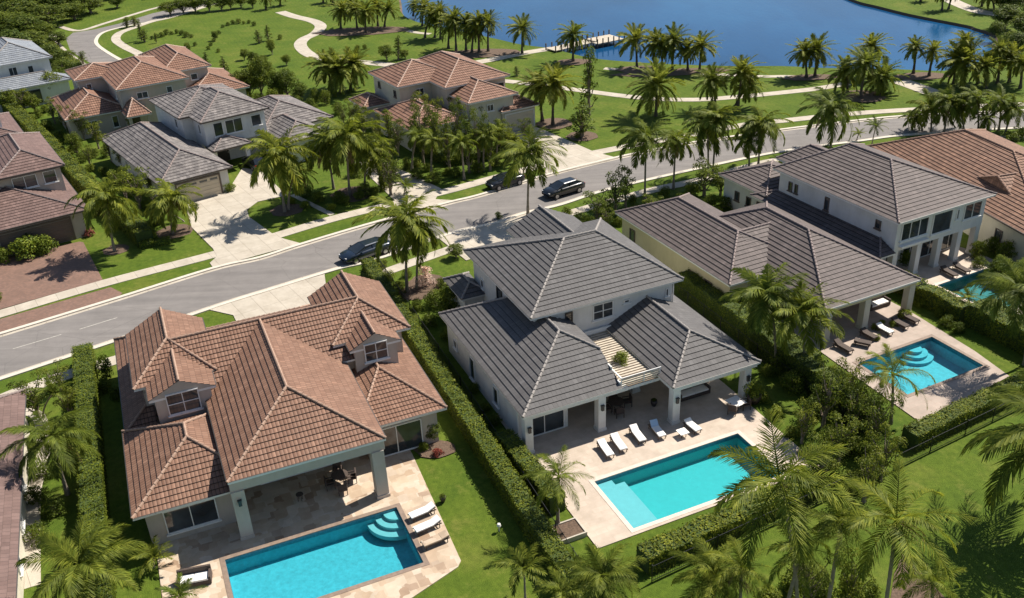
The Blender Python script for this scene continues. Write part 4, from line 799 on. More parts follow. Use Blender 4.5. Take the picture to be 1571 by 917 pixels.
def plant(kind, px, py, ty, rpx, name, label, cat, group=None, xy=None):
    b = xy or G(px, py); hgt = max(.5, height_at(b, ty)) if ty is not None else None; zc = PR(b[0], b[1], 0)[2]; R = rpx * zc / FPX
    tm, cm, H0, R0 = TM[kind][NT[0] % 3]; NT[0] += 1
    if hgt is None: hgt = H0 * R / R0
    t = thing(name, label, cat, (*b, 0), random.uniform(0, 6.28), group); sc = (R / R0, R / R0, hgt / H0)
    nm = 'trunk' if name.endswith('tree') else 'stems'
    for n_, me in ((nm, tm), ('crown' if nm == 'trunk' else 'foliage', cm)):
        o = link(n_, me, t); o.scale = sc
    return t
def hedge(name, label, P, w_, hgt, mat='hedge_leaf', dens=70, leaf=.15, group=None, sm=False):
    P = smooth_line(P) if sm else P; L = [math.dist(P[i], P[i + 1]) for i in range(len(P) - 1)]
    fine = []
    for i in range(len(P) - 1):
        n = max(1, int(L[i] / .5))
        for k in range(n): fine.append((P[i][0] + (P[i + 1][0] - P[i][0]) * k / n, P[i][1] + (P[i + 1][1] - P[i][1]) * k / n))
    fine.append(P[-1]); rng = np.random.default_rng(len(fine) + int(w_ * 100)); hs = hgt * (1 + .05 * np.sin(np.arange(len(fine)) * .9) + rng.normal(0, .025, len(fine)))
    A = offs(fine, w_ / 2 - .06); B = offs(fine, -w_ / 2 + .06); o0 = fine[0]; mb = MB()
    t = thing(name, label, 'hedge', (*o0, 0), 0, group)
    for i in range(len(fine) - 1):
        a0, a1, b0, b1 = [(p[0] - o0[0], p[1] - o0[1]) for p in (A[i], A[i + 1], B[i], B[i + 1])]; z0, z1 = hs[i] - .07, hs[i + 1] - .07
        mb.poly([(*b0, z0), (*b1, z1), (*a1, z1), (*a0, z0)]); mb.poly([(*b0, 0), (*b1, 0), (*b1, z1), (*b0, z0)]); mb.poly([(*a1, 0), (*a0, 0), (*a0, z0), (*a1, z1)])
        if i == 0: mb.poly([(*a0, 0), (*b0, 0), (*b0, z0), (*a0, z0)])
        if i == len(fine) - 2: mb.poly([(*b1, 0), (*a1, 0), (*a1, z1), (*b1, z1)])
    mb.build('branches', 'hedge_core', t)
    tot = sum(L); n = int(min(42000, tot * (w_ + 2 * hgt) * dens * 1.5)); F_ = np.array(fine); ii = rng.integers(0, len(fine) - 1, n); f_ = rng.uniform(0, 1, n); base = F_[ii] + (F_[ii + 1] - F_[ii]) * f_[:, None]
    tg = F_[ii + 1] - F_[ii]; tg /= np.linalg.norm(tg, axis=1, keepdims=True) + 1e-9; nm = np.stack([-tg[:, 1], tg[:, 0]], 1); peri = rng.uniform(0, w_ + 2 * hgt, n); h_ = hs[ii]
    off = np.where(peri < hgt, -w_ / 2, np.where(peri > hgt + w_, w_ / 2, peri - hgt - w_ / 2)); z = np.where(peri < hgt, peri / hgt * h_, np.where(peri > hgt + w_, (peri - hgt - w_) / hgt * h_, h_))
    off = off + rng.normal(0, .05, n); z = np.clip(z + rng.normal(0, .05, n), .05, None); c = np.stack([base[:, 0] + nm[:, 0] * off - o0[0], base[:, 1] + nm[:, 1] * off - o0[1], z], 1)
    N3 = np.where((peri < hgt)[:, None], np.stack([-nm[:, 0], -nm[:, 1], 0 * z], 1), np.where((peri > hgt + w_)[:, None], np.stack([nm[:, 0], nm[:, 1], 0 * z], 1), np.array([0, 0, 1.])[None])) + rng.normal(0, .38, (n, 3)); N3[:, 2] += .2
    N3 /= np.linalg.norm(N3, axis=1, keepdims=True); d = np.cross(N3, rng.normal(0, 1, (n, 3))); d /= np.linalg.norm(d, axis=1, keepdims=True); s_ = np.cross(N3, d); ln = leaf * .85 * rng.uniform(.7, 1.4, n)[:, None]
    q = np.stack([c - d * ln * .5, c + s_ * ln * .32, c + d * ln * .5, c - s_ * ln * .32], 1); link('foliage', quads_mesh('foliage', q.reshape(-1, 3), n, mat), t); return t
def fence(label, P, hgt=1.25, gap=.13, group=None):
    o0 = P[0]; t = thing('fence', label, 'fence', (*o0, 0), 0, group); mb = MB(); posts = []
    for i in range(len(P) - 1):
        a = Vector((P[i][0] - o0[0], P[i][1] - o0[1], 0)); b = Vector((P[i + 1][0] - o0[0], P[i + 1][1] - o0[1], 0)); n = int((b - a).length / gap)
        for z in (.12, hgt - .06): mb.bar(a + Vector((0, 0, z)), b + Vector((0, 0, z)), .022, 0, 4)
        for k in range(n):
            p = a.lerp(b, k / n); mb.bar(p + Vector((0, 0, .03)), p + Vector((0, 0, hgt - .02)), .011, 0, 4)
        m = max(1, int((b - a).length / 2.4))
        for k in range(m + 1): posts.append(a.lerp(b, k / m))
    mb.build('railing', 'fence_black', t); me = None
    for p in posts:
        if me is None: o = MB().bar((0, 0, 0), (0, 0, hgt + .06), .035, 0, 6).build('post', 'fence_black', t); me = o.data
        else: o = link('post', me, t)
        o.location = p
    return t

# hedges and fences
hedge('hedge', 'long clipped bright hedge running beside the left wall of the brown clay roofed house', [F1.w(-18.2, 26.0), F1.w(-18.15, 5), F1.w(-18.1, -6)], 1.45, 1.6, dens=130, leaf=.14)
hedge('hedge', 'long clipped hedge between the brown clay roofed house and the grey villa', [F1.w(7.0, 30.5), F1.w(6.75, 10), F1.w(6.3, -16)], 1.2, 1.5, dens=110, leaf=.15)
fence('long black fence between the brown clay roofed house and the grey villa', [F1.w(8.15, 31.0), F1.w(7.9, 8), F1.w(7.25, -17)])
hedge('hedge', 'short hedge along the left edge of the pale pool terrace beside the black fence', [F2.w(-7.9, 1.2), F2.w(-7.6, -6.5)], 1.2, 1.4, dens=120, leaf=.15)
hedge('hedge', 'tall dark hedge right of the grey villa on the side of the yellow walled bungalow', [F2.w(15.5, 14.5), F2.w(15.3, 4), F2.w(15.2, -9.2)], 1.3, 2.0, dens=90, leaf=.15)
fence('black fence between the grey villa lawn and the tall dark hedge', [F2.w(14.3, 14.5), F2.w(14.2, -9.6)])
hedge('hedge', 'looser hedge close to the wall of the yellow walled bungalow', [F2.w(16.9, 9), F2.w(16.9, -1)], 1.3, 1.4, dens=90, leaf=.17)
hedge('hedge', 'hedge between the pink pool terrace and the green pool of the white house', [F3.w(16.0, -3.0), F3.w(16.2, -10)], 1.4, 1.6, dens=90)
hedge('hedge', 'thick hedge descending to the right edge beside the pink pool terrace', [F3.w(17.0, -10.2), F3.w(17.2, -22)], 2.4, 1.9, dens=80, leaf=.17)
ry = [G(995, 885), G(1100, 840), G(1215, 790), G(1385, 702), G(1480, 655), G(1571, 612), G(1700, 552)]
hedge('hedge', 'rear boundary hedge behind the blue pool of the grey villa', [G(985, 872), G(1100, 822), G(1250, 752)], 1.3, 1.3, dens=110, leaf=.16)
fence('rear boundary fence behind the grey villa garden', [G(1000, 893), G(1100, 846), G(1300, 752)])
hedge('hedge', 'clipped rear hedge below the lawn of the pink pool terrace', [G(1392, 686), G(1480, 643), G(1620, 576)], 1.3, 1.3, dens=110, leaf=.15)
fence('rear boundary fence below the clipped hedge at the right edge', [G(1370, 722), G(1480, 668), G(1640, 590)])
hedge('hedge', 'long hedge between the plum roofed garage house and the grey garage house', [G(15, 170), G(75, 228), G(130, 288), G(190, 340), G(225, 375)], 1.8, 1.6, dens=70, leaf=.2)
hedge('hedge', 'low dark hedge in front of the salmon roofed villa', [G(640, 232), G(690, 252), G(770, 240), G(800, 228)], 1.4, 1.3, 'tree_leaf', dens=70, leaf=.2)
hedge('hedge', 'second dark hedge row closer to the wall of the salmon roofed villa', [G(655, 212), G(700, 225), G(765, 212)], 1.2, 1.5, 'dark_leaf', dens=70, leaf=.2)
hedge('hedge', 'bright yellow green hedge at the edge of the park behind the red tiled villa', [G(322, 118), G(352, 128), G(376, 142)], 1.6, 1.3, 'bright_leaf', dens=60, leaf=.25)
hedge('hedge', 'hedge left of the far pavement by the blue grey roofed house', [G(62, 60), G(90, 88), G(120, 108)], 1.8, 1.3, dens=40, leaf=.25)
hedge('hedge', 'low hedge at the front of the villa beside the near driveway', [G(588, 408), G(560, 428)], 1.0, .8, dens=90, leaf=.16)
hedge('hedge', 'short hedge beside the palm of the far left lawn across the street', [G(215, 380), G(262, 372)], .9, .6, 'tree_leaf', dens=80, leaf=.18)

# palms: base pixel, crown pixel, crown radius (photo pixels)
P_ = palm
P_(625, 447, 624, 335, 66, 'coconut', 'broad feathery palm beside the near pavement, in front of the parked navy car')
P_(640, 443, 646, 352, 36, 'queen', 'shorter palm rising from the same bed as the broad palm by the parked navy car')
P_(810, 331, 813, 232, 52, 'coconut', 'tall palm standing at the kerb just above the grey villa roof')
P_(989, 306, 991, 207, 46, 'queen', 'tall dark trunked palm on the near verge right of the black car')
P_(1033, 290, 1037, 212, 34, 'queen', 'thin palm just right of the tall dark trunked palm on the near verge')
P_(1086, 270, 1085, 188, 44, 'queen', 'left of two crossed street palms in front of the yellow walled bungalow'); P_(1093, 272, 1100, 178, 34, 'queen', 'right of two crossed street palms in front of the yellow walled bungalow')
P_(1163, 256, 1168, 186, 44, 'queen', 'palm on the near verge above the roof corner of the white two storey house'); P_(1149, 262, 1148, 213, 26, 'queen', 'small palm under the palm above the white two storey house roof corner')
P_(1274, 228, 1279, 163, 46, 'queen', 'lone tall palm on the near verge behind the white two storey house'); P_(1337, 225, 1344, 192, 17, 'young', 'little palm on the verge at the front corner of the terracotta house'); P_(1314, 216, 1318, 203, 11, 'young', 'smallest palm on the verge near the front corner of the terracotta house')
P_(176, 385, 163, 300, 50, 'queen', 'palm with pale curved trunk in a mulch ring beside the red paver driveway'); P_(265, 358, 262, 300, 46, 'queen', 'leafy palm on the lawn left of the concrete driveway'); P_(283, 340, 250, 322, 26, 'young', 'low palm by the tan garage door of the grey garage house')
P_(437, 325, 428, 233, 54, 'coconut', 'bright yellow green palm on the lawn right of the concrete driveway'); P_(443, 322, 452, 262, 32, 'coconut', 'short palm leaning beside the bright yellow green palm')
QL = ((537, 300, 532, 205, 56), (512, 290, 500, 215, 42), (560, 292, 566, 225, 40),)
for i_, q in enumerate(QL): P_(*q, 'coconut', olabel('dark full palm in the clump right of the grey garage house', [a_[2] for a_ in QL], i_), 'dark palm clump by the grey garage house')
P_(620, 300, 622, 285, 22, 'young', 'low palm in the front bed of the salmon roofed villa beside the path')
P_(848, 192, 850, 125, 40, 'date', 'palm on the park lawn right of the salmon roofed villa garage'); P_(832, 186, 824, 128, 32, 'date', 'shorter palm close behind the garage corner of the salmon roofed villa')
P_(1006, 178, 1008, 128, 42, 'date', 'full round palm in the middle of the park lawn with its shadow to the left')
P_(879, 94, 880, 52, 26, 'date', 'palm at the foot of the wooden dock'); P_(801, 82, 802, 42, 25, 'date', 'palm left of the dock path by the lake')
QL = ((977, 104, 975, 59, 27), (1003, 104, 1006, 62, 24), (1015, 107, 1018, 68, 24), (1031, 107, 1036, 60, 26), (1055, 108, 1054, 74, 22), (1073, 110, 1077, 68, 28),)
for i_, q in enumerate(QL): P_(*q, 'date', olabel('palm in the lakeside row on a mulch bed right of the dock', [a_[2] for a_ in QL], i_), 'lakeside palm row right of the dock')
P_(1097, 166, 1094, 120, 30, 'date', 'left palm of the pair on the lawn above the street palms'); P_(1132, 167, 1139, 108, 34, 'date', 'taller right palm of the pair on the lawn above the street palms'); P_(1128, 165, 1150, 128, 26, 'date', 'low palm crown leaning right of the lawn pair')
P_(1237, 119, 1234, 78, 25, 'date', 'left of the twin lakeside palms on the far right shore lawn'); P_(1250, 117, 1254, 74, 28, 'date', 'right of the twin lakeside palms on the far right shore lawn')
P_(1338, 118, 1338, 70, 27, 'date', 'palm crown rising behind the broad palm group by the lake'); P_(1320, 149, 1328, 95, 34, 'date', 'central palm of the broad group on the right lawn'); P_(1300, 143, 1297, 108, 30, 'date', 'left palm of the broad group on the right lawn'); P_(1352, 143, 1356, 115, 30, 'date', 'right palm of the broad group on the right lawn')
P_(1401, 113, 1406, 70, 21, 'date', 'left of two slender palms at the lake edge on the right'); P_(1425, 117, 1432, 76, 21, 'date', 'right of two slender palms at the lake edge on the right')
QL = ((1478, 132, 1482, 92, 38), (1500, 128, 1482, 62, 22), (1463, 128, 1465, 88, 24), (1548, 126, 1552, 86, 26), (1530, 128, 1535, 74, 22), (1565, 135, 1568, 95, 22), (1512, 135, 1512, 100, 24),)
for i_, q in enumerate(QL): P_(*q, 'date', olabel('palm in the dense lakeside group at the upper right edge', [a_[2] for a_ in QL], i_), 'dense lakeside palms at the upper right')
QL = ((1428, 203, 1428, 162, 32), (1448, 205, 1455, 152, 30), (1478, 200, 1470, 160, 34), (1500, 205, 1497, 148, 30), (1532, 200, 1536, 152, 30), (1542, 205, 1555, 165, 26), (1415, 200, 1405, 178, 20), (1505, 208, 1515, 180, 18),)
for i_, q in enumerate(QL): P_(*q, 'queen', olabel('street palm in the thicket behind the terracotta house', [a_[2] for a_ in QL], i_), 'street palms behind the terracotta house')
QL = ((523, 44, 524, 14, 20), (541, 20, 541, 0, 16), (561, 50, 561, 16, 22), (548, 44, 545, 12, 20), (590, 42, 596, 12, 18), (580, 40, 578, 6, 18),)
for i_, q in enumerate(QL): P_(*q, 'date', olabel('palm in the clump on the top lawn left of the lake', [a_[2] for a_ in QL], i_), 'palm clump on the top lawn')
QL = ((634, 24, 636, 6, 14), (648, 40, 651, 8, 20), (652, 58, 662, 20, 20), (676, 60, 676, 16, 18), (688, 74, 690, 38, 22), (700, 78, 698, 28, 22), (715, 78, 716, 34, 22), (724, 80, 728, 46, 20), (735, 80, 734, 32, 20), (749, 79, 749, 32, 22), (667, 58, 672, 30, 18),)
for i_, q in enumerate(QL): P_(*q, 'date', olabel('palm in the long clump along the left shore of the lake', [a_[2] for a_ in QL], i_), 'palm clump along the left shore')
QL = ((496, 4, 497, -12, 12), (510, 6, 512, -10, 12), (430, 8, 432, -10, 12),)
for i_, q in enumerate(QL): P_(*q, 'date', olabel('far palm at the top edge above the serpentine path', [a_[2] for a_ in QL], i_), 'far palms at the top edge')
QL = ((524, 142, 520, 105, 40), (510, 138, 500, 98, 30), (538, 138, 544, 96, 30),)
for i_, q in enumerate(QL): P_(*q, 'date', olabel('broad dark palm in the clump on the park lawn by the path', [a_[2] for a_ in QL], i_), 'broad dark palm clump in the park')
QL = ((408, 14, 408, -4, 12), (1445, 16, 1446, -12, 14), (1455, 14, 1462, -10, 12), (1412, 2, 1418, -14, 12), (1525, 18, 1520, -8, 18), (1506, 10, 1506, -12, 14),)
for i_, q in enumerate(QL): P_(*q, 'date', olabel('distant palm on the lawn beyond the lake or top of the park', [a_[2] for a_ in QL], i_), 'distant palms at the top edge')
# back gardens
P_(1190, 562, 1178, 446, 60, 'coconut', 'left coconut palm of the pair beside the bungalow wall'); P_(1232, 575, 1232, 476, 62, 'coconut', 'right coconut palm of the pair beside the bungalow loggia')
P_(1366, 650, 1370, 572, 58, 'sparse', 'palm leaning over the left end of the pink terrace pool'); P_(1489, 480, 1486, 455, 20, 'young', 'small palm at the near side of the green pool')
P_(1572, 560, 1566, 440, 66, 'fine', 'palm at the right edge between the two right hand pools')
P_(104, 758, 78, 668, 68, 'fine', 'spreading palm between the plum roof sliver and the long clipped hedge'); P_(66, 640, 82, 600, 30, 'young', 'thin dark palm behind the spreading palm at the left')
P_(122, 960, 122, 862, 82, 'fine', 'large bright palm at the lower left corner'); P_(272, 985, 275, 915, 36, 'young', 'small fan of fronds at the bottom edge below the lounge chair'); P_(236, 870, 236, 852, 30, 'young', 'low spiky palm at the corner of the travertine terrace')
P_(856, 808, 857, 728, 52, 'sparse', 'small palm growing from the planter on the pale terrace'); P_(806, 925, 804, 868, 40, 'young', 'little palm against the black fence at the bottom edge'); P_(925, 975, 926, 880, 62, 'fine', 'palm crown at the bottom edge below the pale terrace'); P_(860, 985, 862, 905, 36, 'young', 'half hidden palm at the bottom edge left of the palm crown')
P_(1222, 1010, 1197, 735, 118, 'sparse', 'tall foreground palm whose fronds arch over the pale terrace pool'); P_(1258, 1000, 1292, 800, 70, 'sparse', 'slim foreground palm in the middle of the dense planting'); P_(1345, 1010, 1376, 795, 104, 'sparse', 'tall foreground palm with long yellow fronds reaching right')
P_(1600, 800, 1628, 668, 128, 'fine', 'palm just outside the right edge whose fronds hang over the lower lawn'); P_(1090, 990, 1098, 880, 62, 'fine', 'low palm at the bottom edge right of the rear fence')

# trees and shrubs
def pl(kind, lst, name, label, cat, group=None):
    for i_, q in enumerate(lst): plant(kind, *q, name, olabel(label, [a_[0] for a_ in lst], i_), cat, group)
pl('dark', [(15, 95, 50, 40), (45, 60, 25, 34), (75, 40, 8, 34), (30, 40, 2, 36), (100, 22, -15, 34), (60, 20, -15, 34), (10, 22, -20, 36), (125, 5, -30, 34), (140, 20, -8, 24), (165, -4, -30, 30), (200, -6, -30, 30), (240, -8, -32, 30), (280, -8, -30, 28), (52, 80, 48, 26), (80, 108, 70, 24), (100, 122, 92, 18), (300, -4, -22, 24), (20, 130, 108, 22), (90, 70, 50, 18), (105, 95, 78, 14)], 'broadleaf_tree', 'dark broadleaf tree in the dense wood at the upper left corner', 'tree', 'wood at the upper left corner')
pl('round', [(35, 55, 20, 26), (70, 62, 38, 22), (115, 30, 4, 24), (8, 60, 22, 26), (150, 8, -14, 20), (180, 12, -6, 14)], 'broadleaf_tree', 'lighter green tree among the wood at the upper left corner', 'tree', 'lighter trees of the upper left wood')
pl('round', [(262, 24, 4, 16), (282, 20, -2, 16), (300, 18, -4, 16), (322, 18, -6, 14), (340, 16, -4, 13), (355, 14, -8, 12), (370, 12, -8, 12), (388, 12, -6, 10)], 'broadleaf_tree', 'street tree in the row above the far footpath', 'tree', 'row of street trees above the far footpath')
pl('tall', [(195, 42, 26, 8), (207, 40, 24, 7), (218, 62, 28, 5), (240, 66, 50, 3.5), (222, 64, 44, 9), (128, 98, 78, 8)], 'young_tree', 'young tree on the grass beside the far road', 'tree', 'young trees beside the far road')
pl('bush', [(234 + 7.5 * i, 60 - 9 * math.sin(i / 9 * 3.14) + (i * 37 % 5) * .6, None, 3.6 + (i * 53 % 4) * .7) for i in range(9)], 'shrub', 'dark shrub in the left planting ring of the park', 'shrub', 'left planting ring shrubs')
pl('bush', [(342 + 8 * i, 42 - 8 * math.sin(i / 7 * 3.14) + (i * 31 % 5) * .6, None, 3.2 + (i * 29 % 4) * .6) for i in range(7)], 'shrub', 'dark shrub in the right planting ring of the park', 'shrub', 'right planting ring shrubs')
pl('bush', [(336 - 4 * i, 52 + 6 * i, None, 3.8) for i in range(5)], 'shrub', 'small shrub leading down from the right planting ring', 'shrub', 'line of small park shrubs')
plant('cone', 398, 66, 44, 9, 'conifer_tree', 'dark conical tree on the park lawn', 'tree'); plant('cone', 412, 62, 36, 7, 'conifer_tree', 'narrow conical tree beside the dark conical one', 'tree')
plant('cone', 348, 122, 84, 11, 'conifer_tree', 'upright dark tree behind the red tiled villa', 'tree'); plant('cone', 318, 106, 78, 8, 'conifer_tree', 'slim dark tree at the park end of the red tiled villa', 'tree')
plant('cone', 611, 92, 52, 10, 'conifer_tree', 'upright conifer on the lawn above the salmon roofed villa', 'tree'); plant('round', 594, 92, 70, 13, 'broadleaf_tree', 'low round tree left of the upright conifer on the lawn', 'tree'); plant('round', 622, 90, 76, 9, 'broadleaf_tree', 'small bushy tree right of the upright conifer', 'tree')
pl('round', [(365, 150, 112, 18), (385, 152, 108, 20), (402, 150, 88, 18), (425, 152, 112, 16), (442, 150, 108, 20), (460, 156, 128, 14), (410, 128, 92, 16)], 'broadleaf_tree', 'broadleaf tree in the thicket behind the grey garage house', 'tree', 'thicket behind the grey garage house')
pl('bright', [(378, 158, 140, 10), (420, 160, 138, 11), (432, 148, 128, 9)], 'shrub', 'bright green shrub in the thicket behind the grey garage house', 'shrub', 'bright shrubs behind the grey garage house')
pl('bush', [(484, 158, 138, 10), (500, 160, 140, 10), (478, 168, 152, 9), (520, 175, 158, 12), (545, 190, 170, 12)], 'shrub', 'green shrub on the park side of the right garage wing', 'shrub', 'shrubs by the right garage wing')
plant('tall', 892, 210, 158, 22, 'young_tree', 'sparse small tree in a mulch ring on the park lawn', 'tree')
plant('tall', 903, 178, 70, 14, 'slender_tree', 'slender leaning column of foliage on the park lawn', 'tree')
pl('tall', [(600, 225, 165, 11), (640, 235, 172, 11), (672, 240, 170, 12), (690, 262, 178, 12), (720, 265, 180, 12), (752, 262, 188, 12), (768, 240, 180, 11)], 'young_tree', 'young slender tree in the screen before the salmon roofed villa', 'tree', 'screen of young trees before the salmon roofed villa')
pl('loose', [(585, 285, 205, 32), (600, 300, 238, 26), (650, 205, 140, 22)], 'broadleaf_tree', 'open crowned tree between the grey garage house and the salmon roofed villa', 'tree', 'open trees left of the salmon villa')
pl('bush', [(560, 300, None, 14), (590, 290, None, 14), (640, 275, None, 12), (665, 280, None, 12), (700, 272, None, 12), (735, 265, None, 11), (760, 255, None, 10), (780, 248, None, 10), (470, 300, None, 12), (490, 310, None, 10), (520, 310, None, 12), (455, 290, None, 10), (600, 265, None, 12), (625, 258, None, 11), (575, 262, None, 13), (545, 270, None, 13)], 'shrub', 'dark shrub in the planting in front of the salmon roofed villa', 'shrub', 'planting before the salmon roofed villa')
pl('round', [(85, 152, 112, 18), (70, 135, 102, 16), (100, 142, 108, 14), (38, 158, 122, 16), (15, 172, 140, 16), (55, 172, 146, 14), (120, 240, 205, 13)], 'broadleaf_tree', 'small garden tree left of the red tiled villa', 'tree', 'garden trees by the blue grey roofed house')
pl('bush', [(30, 180, None, 12), (50, 190, None, 10), (75, 200, None, 11), (95, 215, None, 11), (120, 225, None, 11), (110, 205, None, 9), (128, 248, None, 10), (145, 240, None, 9), (60, 180, None, 9), (20, 195, None, 10), (160, 268, None, 9), (175, 282, None, 11)], 'shrub', 'green shrub beside the long hedge across the street', 'shrub', 'shrubs beside the long hedge across the street')
pl('open', [(215, 320, 262, 26), (195, 310, 255, 22), (235, 300, 258, 22), (250, 335, 285, 20)], 'broadleaf_tree', 'leafy tree against the left wall of the grey garage house', 'tree', 'trees by the grey garage wall')
pl('bright', [(45, 394, 366, 27), (4, 402, 382, 16), (68, 388, 364, 18)], 'shrub', 'bright bush in front of the brown garage door', 'shrub', 'bright bushes at the brown garage')
plant('redbush', 137, 362, None, 9, 'shrub', 'small bush with dark red leaves at the corner of the brown garage', 'shrub'); plant('bright', 352, 294, None, 10, 'shrub', 'round green bush at the right corner of the tan garage door', 'shrub')
plant('bush', -6, 462, None, 12, 'shrub', 'dark clipped bush cut off by the left edge beside the paver driveway', 'shrub')
plant('pink', 654, 440, 408, 15, 'flowering_shrub', 'pink flowering shrub under the broad palm by the near pavement', 'flowering shrub')
pl('bush', [(692, 490, 445, 26), (700, 470, 440, 20), (668, 470, 448, 18)], 'shrub', 'dark leafy shrub in the shaded garden left of the grey villa', 'shrub', 'shaded shrubs left of the grey villa')
plant('bright', 696, 530, None, 10, 'shrub', 'yellow green shrub at the front wall corner of the grey villa', 'shrub')
pl('bush', [(760, 650, None, 12), (770, 675, None, 12), (745, 630, None, 10), (728, 600, None, 10)], 'shrub', 'low plant along the left wall of the grey villa', 'shrub', 'low plants along the grey villa wall')
plant('dark', 700, 395, 375, 14, 'small_tree', 'small tree on the lawn at the street end of the grey villa', 'tree'); plant('bush', 765, 335, None, 7, 'shrub', 'little shrub by the kerb of the second near driveway', 'shrub')
pl('open', [(915, 340, 295, 26), (945, 330, 268, 24), (960, 318, 255, 20), (930, 350, 318, 18), (1080, 300, 248, 30), (1105, 300, 262, 24), (1000, 330, 300, 18)], 'broadleaf_tree', 'garden tree between the grey villa roof and the street', 'tree', 'garden trees behind the two near roofs')
pl('bush', [(890, 345, None, 14), (905, 352, None, 14), (930, 322, None, 12), (1060, 300, None, 14), (1090, 318, None, 14), (1110, 320, None, 14), (1075, 330, None, 12), (1125, 300, None, 12), (1140, 280, None, 10), (1020, 300, None, 10), (970, 312, None, 10), (1180, 262, None, 10), (1225, 250, None, 14), (1250, 246, None, 14), (1265, 242, None, 12), (1200, 258, None, 10)], 'shrub', 'leafy shrub in the front gardens along the near pavement', 'shrub', 'front garden shrubs along the near pavement')
plant('bright', 1205, 385, None, 6, 'shrub', 'sprig of bright shrub beside the bungalow', 'shrub'); plant('bright', 1385, 405, 385, 13, 'shrub', 'bright shrub at the ground corner of the white two storey house', 'shrub')
pl('bush', [(1500, 395, 372, 14), (1520, 388, 365, 14), (1540, 400, 372, 16), (1560, 395, 368, 15), (1500, 410, None, 12), (1535, 415, None, 14)], 'shrub', 'green shrub between the white house terrace and the terracotta house', 'shrub', 'shrubs by the terracotta house')
pl('round', [(1530, 440, 400, 22), (1560, 452, 405, 20)], 'broadleaf_tree', 'small tree overhanging the right end of the green pool', 'tree', 'trees overhanging the green pool')
pl('bright', [(1398, 462, None, 12), (1412, 470, None, 11), (1385, 488, None, 11), (1342, 505, None, 7)], 'shrub', 'bright shrub at the front of the bungalow loggia', 'shrub', 'shrubs at the bungalow loggia')
pl('bush', [(1452, 500, None, 12), (1470, 510, None, 12), (1130, 500, None, 14), (1150, 520, None, 14), (1165, 540, None, 14), (1100, 490, None, 12), (1110, 470, None, 10), (1075, 455, None, 12), (1060, 445, None, 10)], 'shrub', 'green shrub along the side walls of the bungalow', 'shrub', 'shrubs beside the bungalow')
pl('loose', [(1262, 655, 560, 34), (1300, 630, 555, 30), (1335, 690, 610, 34), (1285, 712, 635, 36), (1230, 680, 620, 28), (1325, 770, 690, 34), (1310, 662, 590, 32), (1350, 738, 660, 32), (1255, 745, 680, 32)], 'broadleaf_tree', 'loose leafy tree in the dense planting between the two right hand pools', 'tree', 'dense planting between the right hand pools')
pl('bush', [(1215, 600, None, 22), (1245, 640, None, 24), (1280, 690, None, 26), (1200, 570, None, 20), (1320, 700, None, 24), (1260, 720, None, 26), (1300, 760, None, 26), (1340, 730, None, 22), (1290, 600, None, 20), (1310, 640, None, 22), (1345, 660, None, 20)], 'shrub', 'dark undergrowth shrub below the dense planting between the right hand pools', 'shrub', 'undergrowth between the right hand pools')
pl('loose', [(1235, 940, 850, 40), (1300, 940, 850, 36)], 'broadleaf_tree', 'loose foreground tree at the bottom edge among the tall palms', 'tree', 'foreground trees at the bottom edge')
plant('dark', 663, 678, 648, 16, 'shrub', 'round dark shrub in the mulch bed at the right corner of the clay roofed house', 'shrub'); plant('bright', 650, 690, None, 9, 'shrub', 'bright low shrub at the front of the mulch bed corner', 'shrub'); plant('redbush', 672, 698, None, 9, 'shrub', 'low plant with reddish leaves in the mulch bed corner', 'shrub')
pl('bush', [(165, 580, 548, 16), (160, 600, None, 14), (178, 610, None, 12)], 'shrub', 'leafy shrub at the street end of the left hedge', 'shrub', 'shrubs at the end of the left hedge')
pl('loose', [(60, 640, 580, 36), (95, 600, 560, 26), (110, 640, 595, 24)], 'broadleaf_tree', 'airy small tree behind the spreading palm at the left', 'tree', 'airy trees behind the left palm')
pl('bush', [(60, 770, None, 20), (85, 790, None, 20), (70, 730, None, 18), (100, 720, None, 18), (60, 830, None, 20), (48, 690, None, 14)], 'shrub', 'bushy undergrowth shrub in the narrow garden at the left', 'shrub', 'undergrowth in the left garden')
pl('bush', [(815, 730, None, 14), (822, 755, None, 14), (865, 870, None, 18), (880, 890, None, 18), (845, 850, None, 16)], 'shrub', 'shrub along the black fence beside the pale terrace', 'shrub', 'shrubs beside the pale terrace fence')
pl('dark', [(1555, 20, -20, 26), (1540, 45, 8, 24), (1571, 60, 20, 28), (1535, 15, -18, 22), (1590, 40, 0, 28), (1560, 90, 52, 22), (1590, 100, 60, 24)], 'broadleaf_tree', 'dark tree in the wood on the far right shore', 'tree', 'wood on the far right shore')
pl('round', [(1525, 60, 34, 14), (1545, 76, 48, 15)], 'broadleaf_tree', 'waterside tree at the right end of the lake', 'tree', 'waterside trees at the right end of the lake')
pl('bright', [(1550, 215, 202, 14), (1565, 212, 196, 14)], 'shrub', 'light green bush by the pavement at the right edge', 'shrub', 'light bushes at the right edge')
pl('bush', [(1110, 130, 118, 8), (1090, 168, None, 8), (885, 212, None, 6)], 'shrub', 'low shrub at the foot of the park palms', 'shrub', 'low shrubs under the park palms')
plant('cone', 793, 116, 100, 7, 'shrub', 'dark rounded shrub beside the park path right of the salmon roofed villa', 'shrub')

